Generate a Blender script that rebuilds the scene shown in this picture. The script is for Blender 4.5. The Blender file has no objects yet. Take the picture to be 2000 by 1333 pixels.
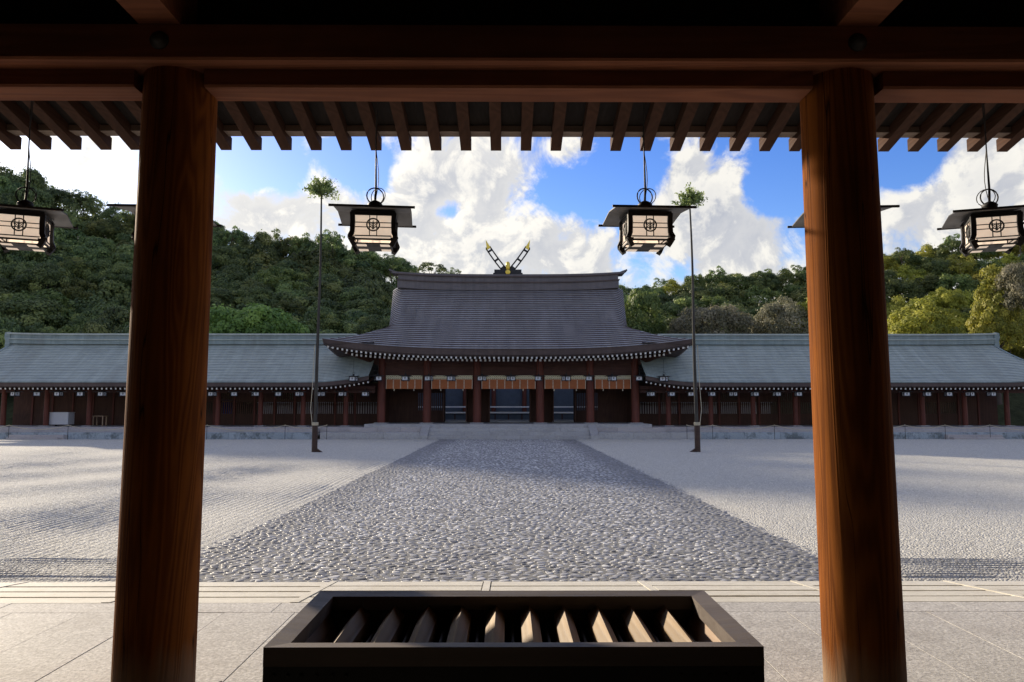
import bpy, math, random
import numpy as np
from mathutils import Vector, Matrix, Euler
R = math.radians
rnd = random.Random(7)
S = bpy.context.scene
COL = S.collection

ORD = ['first', 'second', 'third', 'fourth', 'fifth', 'sixth', 'seventh', 'eighth', 'ninth', 'tenth', 'eleventh', 'twelfth', 'thirteenth', 'fourteenth']
# ------------------------------------------------------------------ camera
CAM_Z, PITCH, YAW, FPX = 1.77, R(5.08), R(-0.356), 1450.0
cd = bpy.data.cameras.new('camera'); cam = bpy.data.objects.new('camera', cd); COL.objects.link(cam)
cam.location = (0, 0, CAM_Z); cam.rotation_euler = (R(90) + PITCH, 0, YAW)
cd.sensor_width = 36.0; cd.lens = FPX / 2000.0 * 36.0; cd.clip_start = 0.05; cd.clip_end = 3000
S.camera = cam

# ------------------------------------------------------------------ sun, sky, exposure
SUN_EL, SUN_AZ = R(17.0), R(44.5)             # azimuth: to the left of straight ahead (+Y)
sun_dir = Vector((-math.sin(SUN_AZ) * math.cos(SUN_EL), math.cos(SUN_AZ) * math.cos(SUN_EL), math.sin(SUN_EL)))
sl = bpy.data.lights.new('sun', 'SUN'); sl.energy = 2.7; sl.angle = R(1.5); sl.color = (1.0, 0.86, 0.66)
so = bpy.data.objects.new('sun', sl); COL.objects.link(so)
so.rotation_euler = sun_dir.to_track_quat('Z', 'Y').to_euler(); so.location = (-30, 30, 20)
S.view_settings.view_transform = 'Standard'; S.view_settings.look = 'None'
S.view_settings.gamma = 1.0; S.view_settings.use_curve_mapping = False
S.view_settings.exposure = 1.52

W = bpy.data.worlds.new('World'); S.world = W; W.use_nodes = True


def build_world():
    nt = W.node_tree; nt.nodes.clear(); N = nt.nodes.new; L = nt.links.new
    out = N('ShaderNodeOutputWorld')

    def val(x, sock):
        if isinstance(x, (int, float)): sock.default_value = x
        else: L(x, sock)

    def m(op, a, b=None, c=None, clamp=False):
        n = N('ShaderNodeMath'); n.operation = op; n.use_clamp = clamp
        val(a, n.inputs[0])
        if b is not None: val(b, n.inputs[1])
        if c is not None: val(c, n.inputs[2])
        return n.outputs[0]

    def rng(x, a, b, c=0.0, d=1.0, smooth=True):
        n = N('ShaderNodeMapRange'); n.interpolation_type = 'SMOOTHSTEP' if smooth else 'LINEAR'
        L(x, n.inputs[0])
        for i, q in enumerate((a, b, c, d)): n.inputs[i + 1].default_value = q
        return n.outputs[0]

    def mix(f, a, b):
        n = N('ShaderNodeMix'); n.data_type = 'RGBA'; val(f, n.inputs[0])
        for q, s in ((a, n.inputs[6]), (b, n.inputs[7])):
            if isinstance(q, tuple): s.default_value = (*q, 1)
            else: L(q, s)
        return n.outputs[2]
    sky = N('ShaderNodeTexSky'); sky.sky_type = 'NISHITA'; sky.sun_disc = False
    sky.sun_elevation = SUN_EL; sky.sun_rotation = -SUN_AZ; sky.air_density = 1.0; sky.dust_density = 0.4; sky.ozone_density = 2.0
    tc = N('ShaderNodeTexCoord'); d = tc.outputs['Generated']
    sep = N('ShaderNodeSeparateXYZ'); L(d, sep.inputs[0])
    zz = m('ADD', m('MAXIMUM', sep.outputs[2], 0.0), 0.16)
    px = m('DIVIDE', sep.outputs[0], zz); py = m('DIVIDE', sep.outputs[1], zz)
    cmb = N('ShaderNodeCombineXYZ'); L(px, cmb.inputs[0]); L(py, cmb.inputs[1])

    def noise(vec, scale, detail, rough, off=(0, 0, 0), dist=0.0):
        mp = N('ShaderNodeMapping'); mp.inputs[1].default_value = off; L(vec, mp.inputs[0])
        n = N('ShaderNodeTexNoise'); n.inputs['Scale'].default_value = scale; n.inputs['Detail'].default_value = detail
        n.inputs['Roughness'].default_value = rough; n.inputs['Distortion'].default_value = dist
        L(mp.outputs[0], n.inputs['Vector']); return n.outputs['Fac']
    # the cloud field: noise over a flat cloud deck + noise over the dome, and the big banks the photograph shows
    nb = noise(cmb.outputs[0], 1.1, 9, 0.58, (3.1, 1.7, 0), 0.25)
    nd = noise(d, 6.5, 9, 0.6, (0.4, 0.2, 0.1), 0.3)
    ne = noise(d, 17.0, 8, 0.62, (2.4, 1.2, 0.6), 0.5)
    nf = m('ADD', m('ADD', m('MULTIPLY', nb, 0.28), m('MULTIPLY', nd, 0.38)), m('MULTIPLY', ne, 0.34))
    nf2 = noise(d, 6.5, 9, 0.6, (0.4 - 0.025, 0.2 + 0.012, 0.1 + 0.02), 0.3)

    def pix(u, v):
        w = Vector(((u - 1000) / FPX, 1.0, (666.5 - v) / FPX))
        w = Matrix.Rotation(YAW, 3, 'Z') @ (Matrix.Rotation(PITCH, 3, 'X') @ w)
        return w.normalized()
    blobs = [(140, 300, 75, .35), (520, 395, 70, .22), (460, 410, 60, .2), (620, 420, 70, .2), (880, 330, 75, .30), (1010, 345, 70, .28),
             (1120, 310, 50, .2), (820, 400, 60, .2), (590, 290, 26, .22),
             (1345, 330, 45, .34), (1390, 390, 70, .22), (1450, 330, 30, .24), (1850, 380, 90, .3), (1960, 330, 60, .25),
             (700, 470, 110, .25), (950, 480, 120, .3), (1150, 500, 120, .32), (1450, 470, 120, .34), (1800, 450, 100, .2),
             (500, 310, 45, -.42), (690, 315, 40, -.22), (1240, 330, 55, -.45), (1170, 390, 45, -.25), (1540, 330, 60, -.45), (1775, 300, 50, -.5),
             (455, 300, 60, -.3), (560, 335, 40, -.25), (715, 330, 45, -.3), (1130, 365, 50, -.3), (1200, 310, 45, -.3), (1010, 400, 45, -.14), (1480, 380, 40, -.2), (650, 300, 30, -.2), (880, 408, 30, -.22), (240, 370, 50, -.3), (1085, 395, 35, -.2), (730, 340, 40, -.15)]
    cov = None
    for (u, v, rpx, a) in blobs:
        c = pix(u, v)
        dn = N('ShaderNodeVectorMath'); dn.operation = 'DOT_PRODUCT'; L(d, dn.inputs[0]); dn.inputs[1].default_value = c
        k = 1.0 / (1 - math.cos(rpx / FPX))
        e = m('MULTIPLY', m('EXPONENT', m('MULTIPLY', m('SUBTRACT', dn.outputs['Value'], 1.0), k)), a * (1.5 if a < 0 else 0.85))
        cov = e if cov is None else m('ADD', cov, e)
    low = rng(sep.outputs[2], 0.02, 0.24, 0.13, 0.0)          # haze of cloud thickening to the horizon
    nfa = m('ADD', m('MULTIPLY', m('SUBTRACT', nf, 0.5), 1.75), 0.5)
    f = m('ADD', m('ADD', nfa, low), m('MULTIPLY', cov, 0.50))
    dens = rng(f, 0.43, 0.60)
    thick = rng(f, 0.52, 0.88)
    ne2 = noise(d, 17.0, 8, 0.62, (2.4 - 0.012, 1.2 + 0.006, 0.6 + 0.011), 0.5)
    lit = rng(m('ADD', m('SUBTRACT', nd, nf2), m('MULTIPLY', m('SUBTRACT', ne, ne2), 0.7)), -0.06, 0.11)
    # clouds brighten and warm towards the sun
    ds = N('ShaderNodeVectorMath'); ds.operation = 'DOT_PRODUCT'; L(d, ds.inputs[0]); ds.inputs[1].default_value = sun_dir
    near = rng(ds.outputs['Value'], 0.55, 0.98)
    shade_c = mix(near, (0.41, 0.435, 0.50), (0.56, 0.57, 0.59))
    lit_c = mix(near, (0.86, 0.83, 0.76), (1.08, 1.02, 0.90))
    cc = mix(m('MULTIPLY', m('ADD', m('MULTIPLY', lit, 0.75), m('MULTIPLY', m('SUBTRACT', 1.0, thick), 0.45)), 1.0, None, True), shade_c, lit_c)
    bg1 = N('ShaderNodeBackground'); bg1.inputs[1].default_value = 0.074
    hs = N('ShaderNodeHueSaturation'); hs.inputs['Saturation'].default_value = 1.4; hs.inputs['Hue'].default_value = 0.527; L(sky.outputs[0], hs.inputs['Color'])
    L(hs.outputs[0], bg1.inputs[0])
    bg2 = N('ShaderNodeBackground'); bg2.inputs[1].default_value = 0.40
    L(cc, bg2.inputs[0])
    ms = N('ShaderNodeMixShader'); L(m('MULTIPLY', dens, 0.97), ms.inputs[0]); L(bg1.outputs[0], ms.inputs[1]); L(bg2.outputs[0], ms.inputs[2])
    L(ms.outputs[0], out.inputs[0])


build_world()


# ------------------------------------------------------------------ helpers
def slope(v):
    up = (666.5 - v) / FPX
    return (math.sin(PITCH) + up * math.cos(PITCH)) / (math.cos(PITCH) - up * math.sin(PITCH))


def zat(v, y): return CAM_Z + slope(v) * y


def xat(u, y, v=760):
    up = (666.5 - v) / FPX
    a = (u - 1000) / FPX / (math.cos(PITCH) - up * math.sin(PITCH))
    return math.tan(math.atan(a) - YAW) * y


class MB:
    def __init__(s): s.v = []; s.f = []; s.mi = []

    def add(s, vs, fs, mi=0):
        o = len(s.v); s.v += [tuple(q) for q in vs]
        for f in fs: s.f.append(tuple(i + o for i in f)); s.mi.append(mi)
        return s

    def hexa(s, c, mi=0):      # 8 corners: bottom 4 (ccw), top 4
        return s.add(c, [(3, 2, 1, 0), (4, 5, 6, 7), (0, 1, 5, 4), (1, 2, 6, 5), (2, 3, 7, 6), (3, 0, 4, 7)], mi)

    def box(s, x0, x1, y0, y1, z0, z1, mi=0, b=0.0):
        if b <= 0:
            return s.hexa([(x0, y0, z0), (x1, y0, z0), (x1, y1, z0), (x0, y1, z0), (x0, y0, z1), (x1, y0, z1), (x1, y1, z1), (x0, y1, z1)], mi)
        o = len(s.v)                                    # chamfered top edges
        s.hexa([(x0, y0, z0), (x1, y0, z0), (x1, y1, z0), (x0, y1, z0), (x0, y0, z1 - b), (x1, y0, z1 - b), (x1, y1, z1 - b), (x0, y1, z1 - b)], mi)
        # replace the lid by a chamfer and smaller lid
        del s.f[-5]; del s.mi[-5]
        t = [(x0 + b, y0 + b, z1), (x1 - b, y0 + b, z1), (x1 - b, y1 - b, z1), (x0 + b, y1 - b, z1)]
        k = len(s.v); s.v += t
        for i in range(4):
            j = (i + 1) % 4
            s.f.append((o + 4 + i, o + 4 + j, k + j, k + i)); s.mi.append(mi)
        s.f.append((k, k + 1, k + 2, k + 3)); s.mi.append(mi)
        return s

    def beam(s, a, b, w, h, mi=0, endmi=None, up=Vector((0, 0, 1))):
        a = Vector(a); b = Vector(b); d = (b - a).normalized(); r = d.cross(up).normalized(); u = r.cross(d).normalized()
        c = []
        for p in (a, b):
            for q in ((-w / 2, -h / 2), (w / 2, -h / 2), (w / 2, h / 2), (-w / 2, h / 2)): c.append(p + r * q[0] + u * q[1])
        o = len(s.v); s.v += [tuple(q) for q in c]
        for i in range(4):
            j = (i + 1) % 4; s.f.append((o + i, o + j, o + 4 + j, o + 4 + i)); s.mi.append(mi)
        s.f.append((o + 3, o + 2, o + 1, o)); s.mi.append(mi if endmi is None else endmi)
        s.f.append((o + 4, o + 5, o + 6, o + 7)); s.mi.append(mi)
        return s

    def lathe(s, prof, n=24, c=(0, 0, 0), mi=0, cap=True):
        o = len(s.v)
        for (r, z) in prof:
            for i in range(n):
                a = 2 * math.pi * i / n; s.v.append((c[0] + r * math.cos(a), c[1] + r * math.sin(a), c[2] + z))
        for k in range(len(prof) - 1):
            for i in range(n):
                j = (i + 1) % n; s.f.append((o + k * n + i, o + k * n + j, o + (k + 1) * n + j, o + (k + 1) * n + i)); s.mi.append(mi)
        if cap:
            s.f.append(tuple(o + i for i in reversed(range(n)))); s.mi.append(mi)
            s.f.append(tuple(o + (len(prof) - 1) * n + i for i in range(n))); s.mi.append(mi)
        return s

    def tube(s, pts, r, n=6, mi=0, closed=False):
        pts = [Vector(p) for p in pts]; o = len(s.v); m = len(pts)
        rr = r if isinstance(r, (list, tuple)) else [r] * m
        for i, p in enumerate(pts):
            d = (pts[(i + 1) % m] - pts[i - 1]) if closed else (pts[min(i + 1, m - 1)] - pts[max(i - 1, 0)])
            d.normalize(); ref = Vector((0, 0, 1)) if abs(d.z) < 0.9 else Vector((0, 1, 0))
            a = d.cross(ref).normalized(); b = a.cross(d).normalized()
            for k in range(n):
                t = 2 * math.pi * k / n; s.v.append(tuple(p + (a * math.cos(t) + b * math.sin(t)) * rr[i]))
        for i in range(m if closed else m - 1):
            i2 = (i + 1) % m
            for k in range(n):
                k2 = (k + 1) % n; s.f.append((o + i * n + k, o + i * n + k2, o + i2 * n + k2, o + i2 * n + k)); s.mi.append(mi)
        if not closed:
            s.f.append(tuple(o + k for k in range(n))); s.mi.append(mi)
            s.f.append(tuple(o + (m - 1) * n + k for k in reversed(range(n)))); s.mi.append(mi)
        return s

    def mesh(s, name, mats, smooth=False):
        me = bpy.data.meshes.new(name); me.from_pydata(s.v, [], s.f)
        if not isinstance(mats, (list, tuple)): mats = [mats]
        for q in mats: me.materials.append(q)
        if len(mats) > 1: me.polygons.foreach_set('material_index', s.mi)
        if smooth: me.polygons.foreach_set('use_smooth', [True] * len(me.polygons))
        me.update(); return me

    def build(s, name, mats, parent=None, smooth=False, angle=None):
        me = s.mesh(name, mats, smooth or angle is not None)
        if angle is not None:
            try: me.set_sharp_from_angle(angle=R(angle))
            except Exception: pass
        return link(name, me, parent)


def link(name, me, parent=None, loc=None, rot=None, scale=None):
    o = bpy.data.objects.new(name, me); COL.objects.link(o)
    if parent is not None: o.parent = parent
    if loc is not None: o.location = loc
    if rot is not None: o.rotation_euler = rot
    if scale is not None: o.scale = scale
    return o


def tag(o, label=None, cat=None, group=None, kind=None):
    if label: o['label'] = label
    if cat: o['category'] = cat
    if group: o['group'] = group
    if kind: o['kind'] = kind
    return o


def thing(name, label, cat, loc=(0, 0, 0), rz=0.0, group=None):
    o = bpy.data.objects.new(name, None); COL.objects.link(o); o.empty_display_size = 0.2
    o.location = loc; o.rotation_euler = (0, 0, rz)
    return tag(o, label, cat, group)


def copy_tree(o, parent=None):
    c = o.copy(); COL.objects.link(c)
    if parent is not None: c.parent = parent
    for ch in list(o.children): copy_tree(ch, c)
    return c


# ------------------------------------------------------------------ materials
class NT:
    def __init__(s, name):
        s.m = bpy.data.materials.new(name); s.m.use_nodes = True; s.t = s.m.node_tree
        s.b = s.t.nodes['Principled BSDF']; s.out = s.t.nodes['Material Output']

    def n(s, t, **kw):
        q = s.t.nodes.new(t)
        for k, v in kw.items(): setattr(q, k, v)
        return q

    def l(s, a, b): s.t.links.new(a, b)

    def set(s, x, sock):
        if isinstance(x, (int, float)): sock.default_value = x
        elif isinstance(x, tuple): sock.default_value = (*x, 1) if len(x) == 3 else x
        else: s.l(x, sock)

    def co(s, kind='Object', scale=(1, 1, 1), loc=(0, 0, 0), rot=(0, 0, 0)):
        t = s.n('ShaderNodeTexCoord'); mp = s.n('ShaderNodeMapping'); s.l(t.outputs[kind], mp.inputs[0])
        mp.inputs[1].default_value = loc; mp.inputs[2].default_value = rot; mp.inputs[3].default_value = scale
        return mp.outputs[0]

    def pos(s, scale=(1, 1, 1)):
        g = s.n('ShaderNodeNewGeometry'); mp = s.n('ShaderNodeMapping'); s.l(g.outputs['Position'], mp.inputs[0]); mp.inputs[3].default_value = scale
        return mp.outputs[0]

    def noise(s, vec, scale=5, detail=4, rough=0.55, dist=0.0, out='Fac'):
        q = s.n('ShaderNodeTexNoise'); s.l(vec, q.inputs['Vector']); q.inputs['Scale'].default_value = scale
        q.inputs['Detail'].default_value = detail; q.inputs['Roughness'].default_value = rough; q.inputs['Distortion'].default_value = dist
        return q.outputs[out]

    def math(s, op, a, b=None, clamp=False):
        q = s.n('ShaderNodeMath', operation=op, use_clamp=clamp); s.set(a, q.inputs[0])
        if b is not None: s.set(b, q.inputs[1])
        return q.outputs[0]

    def rng(s, x, a, b, c=0.0, d=1.0):
        q = s.n('ShaderNodeMapRange'); s.l(x, q.inputs[0])
        for i, y in enumerate((a, b, c, d)): q.inputs[i + 1].default_value = y
        return q.outputs[0]

    def mix(s, f, a, b, mode='MIX'):
        q = s.n('ShaderNodeMix', data_type='RGBA', blend_type=mode); s.set(f, q.inputs[0]); s.set(a, q.inputs[6]); s.set(b, q.inputs[7])
        return q.outputs[2]

    def ramp(s, f, stops):
        q = s.n('ShaderNodeValToRGB'); s.l(f, q.inputs[0]); e = q.color_ramp.elements
        while len(e) < len(stops): e.new(0.5)
        for i, (p, c) in enumerate(stops): e[i].position = p; e[i].color = (*c, 1)
        return q.outputs[0]

    def bump(s, h, strength=0.3, dist=0.01):
        q = s.n('ShaderNodeBump'); q.inputs['Strength'].default_value = strength; q.inputs['Distance'].default_value = dist
        s.l(h, q.inputs['Height']); s.l(q.outputs[0], s.b.inputs['Normal']); return q

    def fin(s, color=None, rough=0.6, metal=0.0, spec=0.5):
        if color is not None: s.set(color, s.b.inputs['Base Color'])
        s.set(rough, s.b.inputs['Roughness']); s.set(metal, s.b.inputs['Metallic']); s.b.inputs['Specular IOR Level'].default_value = spec
        return s.m


def mk_wood(name, c0, c1, axis='z', grain=9.0, rough=0.6, worn=False, spec=0.3, long=0.07):
    m = NT(name)
    sc = {'z': (1, 1, long), 'x': (long, 1, 1), 'y': (1, long, 1)}[axis]
    p = m.co('Object', sc)
    a = m.noise(p, grain * 0.35, 3, 0.5, 0.8)
    rings = m.math('SINE', m.math('MULTIPLY', a, 150.0 if worn else 70.0))
    fine = m.noise(p, grain * 9, 5, 0.65)
    big = m.noise(m.co('Object', (1, 1, 1)), 1.1, 4, 0.6)
    f = m.math('ADD', m.math('MULTIPLY', m.rng(rings, -1, 1), 0.45), m.math('MULTIPLY', fine, 0.6), True)
    col = m.mix(f, c0, c1)
    col = m.mix(m.rng(big, 0.35, 0.7, 0.0, 0.45), col, tuple(q * 0.55 for q in c0))
    rg = m.n('ShaderNodeObjectInfo')
    col = m.mix(m.rng(rg.outputs['Random'], 0, 1, 0.0, 0.25), col, tuple(q * 0.6 for q in c0))
    if worn:                                           # drying cracks
        ck = m.math('ABSOLUTE', m.math('SUBTRACT', m.noise(m.co('Object', (3.0, 3.0, 0.16), (1.3, 0.7, 0.2)), 1.6, 3, 0.5), 0.5))
        col = m.mix(m.rng(ck, 0.0, 0.006, 0.9, 0.0), col, (0.02, 0.008, 0.005))
    if worn:                                           # feet of the posts bleached by rain splash
        g = m.n('ShaderNodeNewGeometry'); sp = m.n('ShaderNodeSeparateXYZ'); m.l(g.outputs['Position'], sp.inputs[0])
        h = m.math('ADD', sp.outputs[2], m.math('MULTIPLY', m.noise(m.co('Object', (14, 14, 2.0)), 1.0, 3), 0.35))
        col = m.mix(m.rng(h, 0.42, 0.68, 0.75, 0.0), col, (0.25, 0.19, 0.13))
    m.bump(m.math('ADD', m.math('MULTIPLY', fine, 0.6), m.math('MULTIPLY', rings, 0.25)), 0.35, 0.004)
    return m.fin(col, m.rng(fine, 0.2, 0.8, rough - 0.1, rough + 0.15), 0, spec)


def mk_stone(name, c0, c1, rough=0.8, stain=None, stain_amt=0.5, speck=90.0, bump=0.25, joint_var=0.25):
    m = NT(name); p = m.co('Object')
    a = m.noise(p, speck, 3, 0.7); b = m.noise(p, 1.4, 5, 0.6); c = m.noise(p, 9, 5, 0.65)
    col = m.mix(m.rng(a, 0.3, 0.7), c0, c1)
    oi = m.n('ShaderNodeObjectInfo')
    col = m.mix(m.rng(oi.outputs['Random'], 0, 1, 0, joint_var), col, tuple(q * 0.62 for q in c0))
    col = m.mix(m.rng(c, 0.45, 0.75, 0, 0.3), col, tuple(q * 0.7 for q in c0))
    if stain: col = m.mix(m.rng(m.math('MULTIPLY', b, m.math('ADD', c, 0.5)), 0.46, 0.66, 0, stain_amt), col, stain)
    m.bump(m.math('ADD', a, m.math('MULTIPLY', c, 0.6)), bump, 0.004)
    return m.fin(col, rough, 0, 0.3)


def mk_plain(name, c, rough=0.5, metal=0.0, var=0.2, scale=8.0, spec=0.4, bump=0.0):
    m = NT(name); a = m.noise(m.co('Object'), scale, 4, 0.6)
    col = m.mix(m.rng(a, 0.3, 0.75, 0, var * 2), c, tuple(q * 0.5 for q in c))
    if bump: m.bump(a, bump, 0.003)
    return m.fin(col, m.rng(a, 0.3, 0.7, max(0.02, rough - 0.08), min(1, rough + 0.1)), metal, spec)


M = {}
M['column'] = mk_wood('cypress_column', (0.105, 0.030, 0.008), (0.40, 0.135, 0.024), 'z', 7.0, 0.8, True, 0.05)
M['beam'] = mk_wood('cypress_beam', (0.18, 0.065, 0.036), (0.35, 0.138, 0.070), 'x', 7.0, 0.75, False, 0.15)
M['rafter'] = mk_wood('cypress_rafter', (0.05, 0.023, 0.014), (0.105, 0.050, 0.030), 'y', 8.0, 0.8, False, 0.15)
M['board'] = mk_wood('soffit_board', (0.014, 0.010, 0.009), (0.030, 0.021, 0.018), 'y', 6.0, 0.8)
M['fascia'] = mk_wood('grey_fascia', (0.22, 0.17, 0.14), (0.34, 0.27, 0.22), 'x', 6.0, 0.8)
M['hall_post'] = mk_wood('hall_post_wood', (0.11, 0.030, 0.020), (0.20, 0.060, 0.040), 'z', 5.0, 0.6)
M['hall_wood'] = mk_wood('hall_wall_wood', (0.060, 0.028, 0.018), (0.12, 0.055, 0.036), 'z', 5.0, 0.7)
M['hall_beam'] = mk_wood('hall_beam_wood', (0.060, 0.026, 0.020), (0.11, 0.05, 0.038), 'x', 5.0, 0.7)
M['box'] = mk_wood('box_wood', (0.040, 0.022, 0.016), (0.085, 0.048, 0.034), 'x', 6.0, 0.55)
M['box_rim'] = mk_wood('box_rim_wood', (0.13, 0.105, 0.092), (0.22, 0.185, 0.165), 'x', 7.0, 0.5)
M['box_slat'] = mk_wood('box_slat_wood', (0.22, 0.15, 0.085), (0.46, 0.32, 0.18), 'y', 9.0, 0.6)
M['box_side'] = mk_wood('box_side_wood', (0.20, 0.115, 0.06), (0.36, 0.22, 0.12), 'y', 7.0, 0.55)
M['white'] = mk_plain('white_paint', (0.78, 0.77, 0.74), 0.6, var=0.08)
M['gold'] = mk_plain('gold_leaf', (0.85, 0.62, 0.10), 0.35, 0.6, var=0.12)
M['lacquer'] = mk_plain('black_metal', (0.022, 0.022, 0.024), 0.6, 0.0, var=0.2)
M['iron'] = mk_plain('dark_iron', (0.032, 0.030, 0.029), 0.65, 0.1, var=0.2)
M['tin'] = mk_plain('grey_tin_soffit', (0.16, 0.16, 0.165), 0.5, 0.3, var=0.15)
M['rope'] = mk_plain('straw_rope', (0.55, 0.48, 0.34), 0.9, var=0.2, scale=60)
M['blue'] = mk_plain('blue_cloth', (0.05, 0.14, 0.50), 0.9, var=0.15)
_m = NT('blue_curtain'); _t = _m.n('ShaderNodeBsdfTranslucent'); _t.inputs[0].default_value = (0.10, 0.28, 0.85, 1)
_x = _m.n('ShaderNodeMixShader'); _x.inputs[0].default_value = 0.6; _m.fin((0.08, 0.2, 0.65), 0.9); _m.l(_m.b.outputs[0], _x.inputs[1]); _m.l(_t.outputs[0], _x.inputs[2]); _m.l(_x.outputs[0], _m.out.inputs[0]); M['blue'] = _m.m
M['cabinet'] = mk_plain('grey_white_cabinet', (0.62, 0.62, 0.64), 0.5, var=0.05)
M['table'] = mk_plain('pale_wood', (0.35, 0.24, 0.15), 0.6, var=0.2)
M['bark'] = mk_plain('bark', (0.10, 0.075, 0.055), 0.9, var=0.3, scale=12, bump=0.5)
M['mast'] = mk_wood('mast_wood', (0.035, 0.032, 0.027), (0.085, 0.078, 0.066), 'z', 8.0, 0.8)
M['plaster'] = mk_plain('pale_plaster', (0.62, 0.59, 0.52), 0.9, var=0.12, scale=2)
M['inner'] = mk_plain('inner_hall_wall', (0.085, 0.11, 0.145), 0.7, var=0.2, scale=2)
M['granite'] = mk_stone('pale_granite', (0.38, 0.37, 0.36), (0.54, 0.53, 0.51), stain=(0.24, 0.23, 0.22), stain_amt=0.35, speck=45)
M['kerbstone'] = mk_stone('bluish_kerbstone', (0.30, 0.35, 0.38), (0.46, 0.51, 0.54), stain=(0.10, 0.12, 0.12), stain_amt=0.8, speck=25)
M['plinth'] = mk_stone('pink_granite', (0.40, 0.365, 0.35), (0.52, 0.48, 0.46), stain=(0.28, 0.26, 0.25), stain_amt=0.3, speck=40)
M['paving'] = mk_stone('paving_granite', (0.34, 0.325, 0.30), (0.80, 0.775, 0.725), stain=(0.34, 0.31, 0.28), stain_amt=0.3, speck=42, bump=0.8, joint_var=0.12)
M['drain'] = mk_stone('cream_drain_stone', (0.50, 0.475, 0.41), (0.68, 0.65, 0.57), stain=(0.42, 0.38, 0.30), stain_amt=0.35, speck=60, bump=0.15, joint_var=0.08)
M['floor_bounce_cut'] = mk_stone('bounce_cutting_floor', (0.06, 0.053, 0.046), (0.10, 0.09, 0.08), speck=60)  # for the unseen inner floor, darkened to hold back bounce light
M['joint'] = mk_stone('dark_joint', (0.07, 0.065, 0.06), (0.13, 0.12, 0.11))


def mk_gravel():
    m = NT('white_gravel'); p = m.pos()
    v = m.n('ShaderNodeTexVoronoi'); m.l(p, v.inputs['Vector']); v.inputs['Scale'].default_value = 36.0
    a = m.noise(p, 40, 2, 0.7); b = m.noise(p, 0.35, 4, 0.55); c = m.noise(p, 3.0, 4, 0.6); e = m.noise(p, 16, 3, 0.7)
    bw = m.n('ShaderNodeRGBToBW'); m.l(v.outputs['Color'], bw.inputs[0])
    col = m.mix(m.rng(bw.outputs[0], 0.15, 0.85), (0.375, 0.362, 0.315), (0.745, 0.725, 0.645))
    col = m.mix(m.rng(a, 0.48, 0.68, 0, 0.6), col, (0.22, 0.215, 0.205))
    col = m.mix(m.rng(e, 0.5, 0.75, 0, 0.35), col, (0.33, 0.325, 0.31))
    col = m.mix(m.rng(b, 0.35, 0.7, 0, 0.25), col, (0.50, 0.48, 0.43))
    col = m.mix(m.rng(c, 0.5, 0.8, 0, 0.3), col, (0.42, 0.42, 0.41))
    h = m.math('ADD', m.math('MULTIPLY', v.outputs['Distance'], -1.0), m.math('MULTIPLY', e, 0.8))
    m.bump(h, 0.9, 0.02)
    return m.fin(col, 0.9, 0, 0.2)


def mk_cobble():
    m = NT('river_cobble'); at = m.n('ShaderNodeAttribute', attribute_name='tint'); oi = m.n('ShaderNodeObjectInfo')
    p = m.pos(); a = m.noise(p, 60, 4, 0.6); b = m.noise(p, 0.5, 4, 0.6)
    col = m.ramp(at.outputs['Fac'], [(0.0, (0.07, 0.07, 0.073)), (0.3, (0.15, 0.153, 0.158)), (0.6, (0.27, 0.272, 0.276)), (0.85, (0.44, 0.44, 0.44)), (1.0, (0.70, 0.695, 0.67))])
    col = m.mix(m.rng(a, 0.4, 0.8, 0, 0.45), col, (0.16, 0.16, 0.165))
    m.bump(a, 0.25, 0.004)
    return m.fin(col, 0.55, 0, 0.4)


def mk_mortar():
    m = NT('path_mortar'); p = m.pos(); a = m.noise(p, 70, 4, 0.7); b = m.noise(p, 0.6, 4, 0.6)
    col = m.mix(m.rng(a, 0.3, 0.7), (0.12, 0.12, 0.115), (0.30, 0.295, 0.285))
    col = m.mix(m.rng(b, 0.4, 0.7, 0, 0.4), col, (0.20, 0.20, 0.18))
    m.bump(a, 0.6, 0.01)
    return m.fin(col, 0.9, 0, 0.2)


def mk_roof(name, c0, c1, rough, spec, streak, stain=(0.15, 0.15, 0.15), metal=0.0):
    m = NT(name); p = m.pos()
    s1 = m.noise(m.pos((4.0, 0.25, 0.25)), 1.0, 5, 0.6); s2 = m.noise(p, 0.35, 4, 0.6); s3 = m.noise(p, 30, 3, 0.6)
    br = m.noise(m.pos((1.2, 6.0, 6.0)), 1.0, 2, 0.5)
    col = m.mix(m.rng(s1, 0.3, 0.72), c0, c1)
    col = m.mix(m.rng(s2, 0.4, 0.75, 0, 0.55), col, streak)
    col = m.mix(m.rng(br, 0.45, 0.75, 0, 0.45), col, tuple(q * 0.6 for q in c0))
    col = m.mix(m.rng(s3, 0.5, 0.8, 0, 0.35), col, tuple(q * 0.6 for q in c0))
    st = m.noise(m.pos((0.55, 0.10, 0.10)), 1.0, 6, 0.68)          # run-off stains down the slope
    col = m.mix(m.rng(st, 0.52, 0.72, 0, 0.6), col, stain)
    m.bump(m.math('ADD', s3, br), 0.2, 0.02)
    return m.fin(col, m.rng(s1, 0.3, 0.7, rough - 0.08, rough + 0.12), metal, spec)


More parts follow.
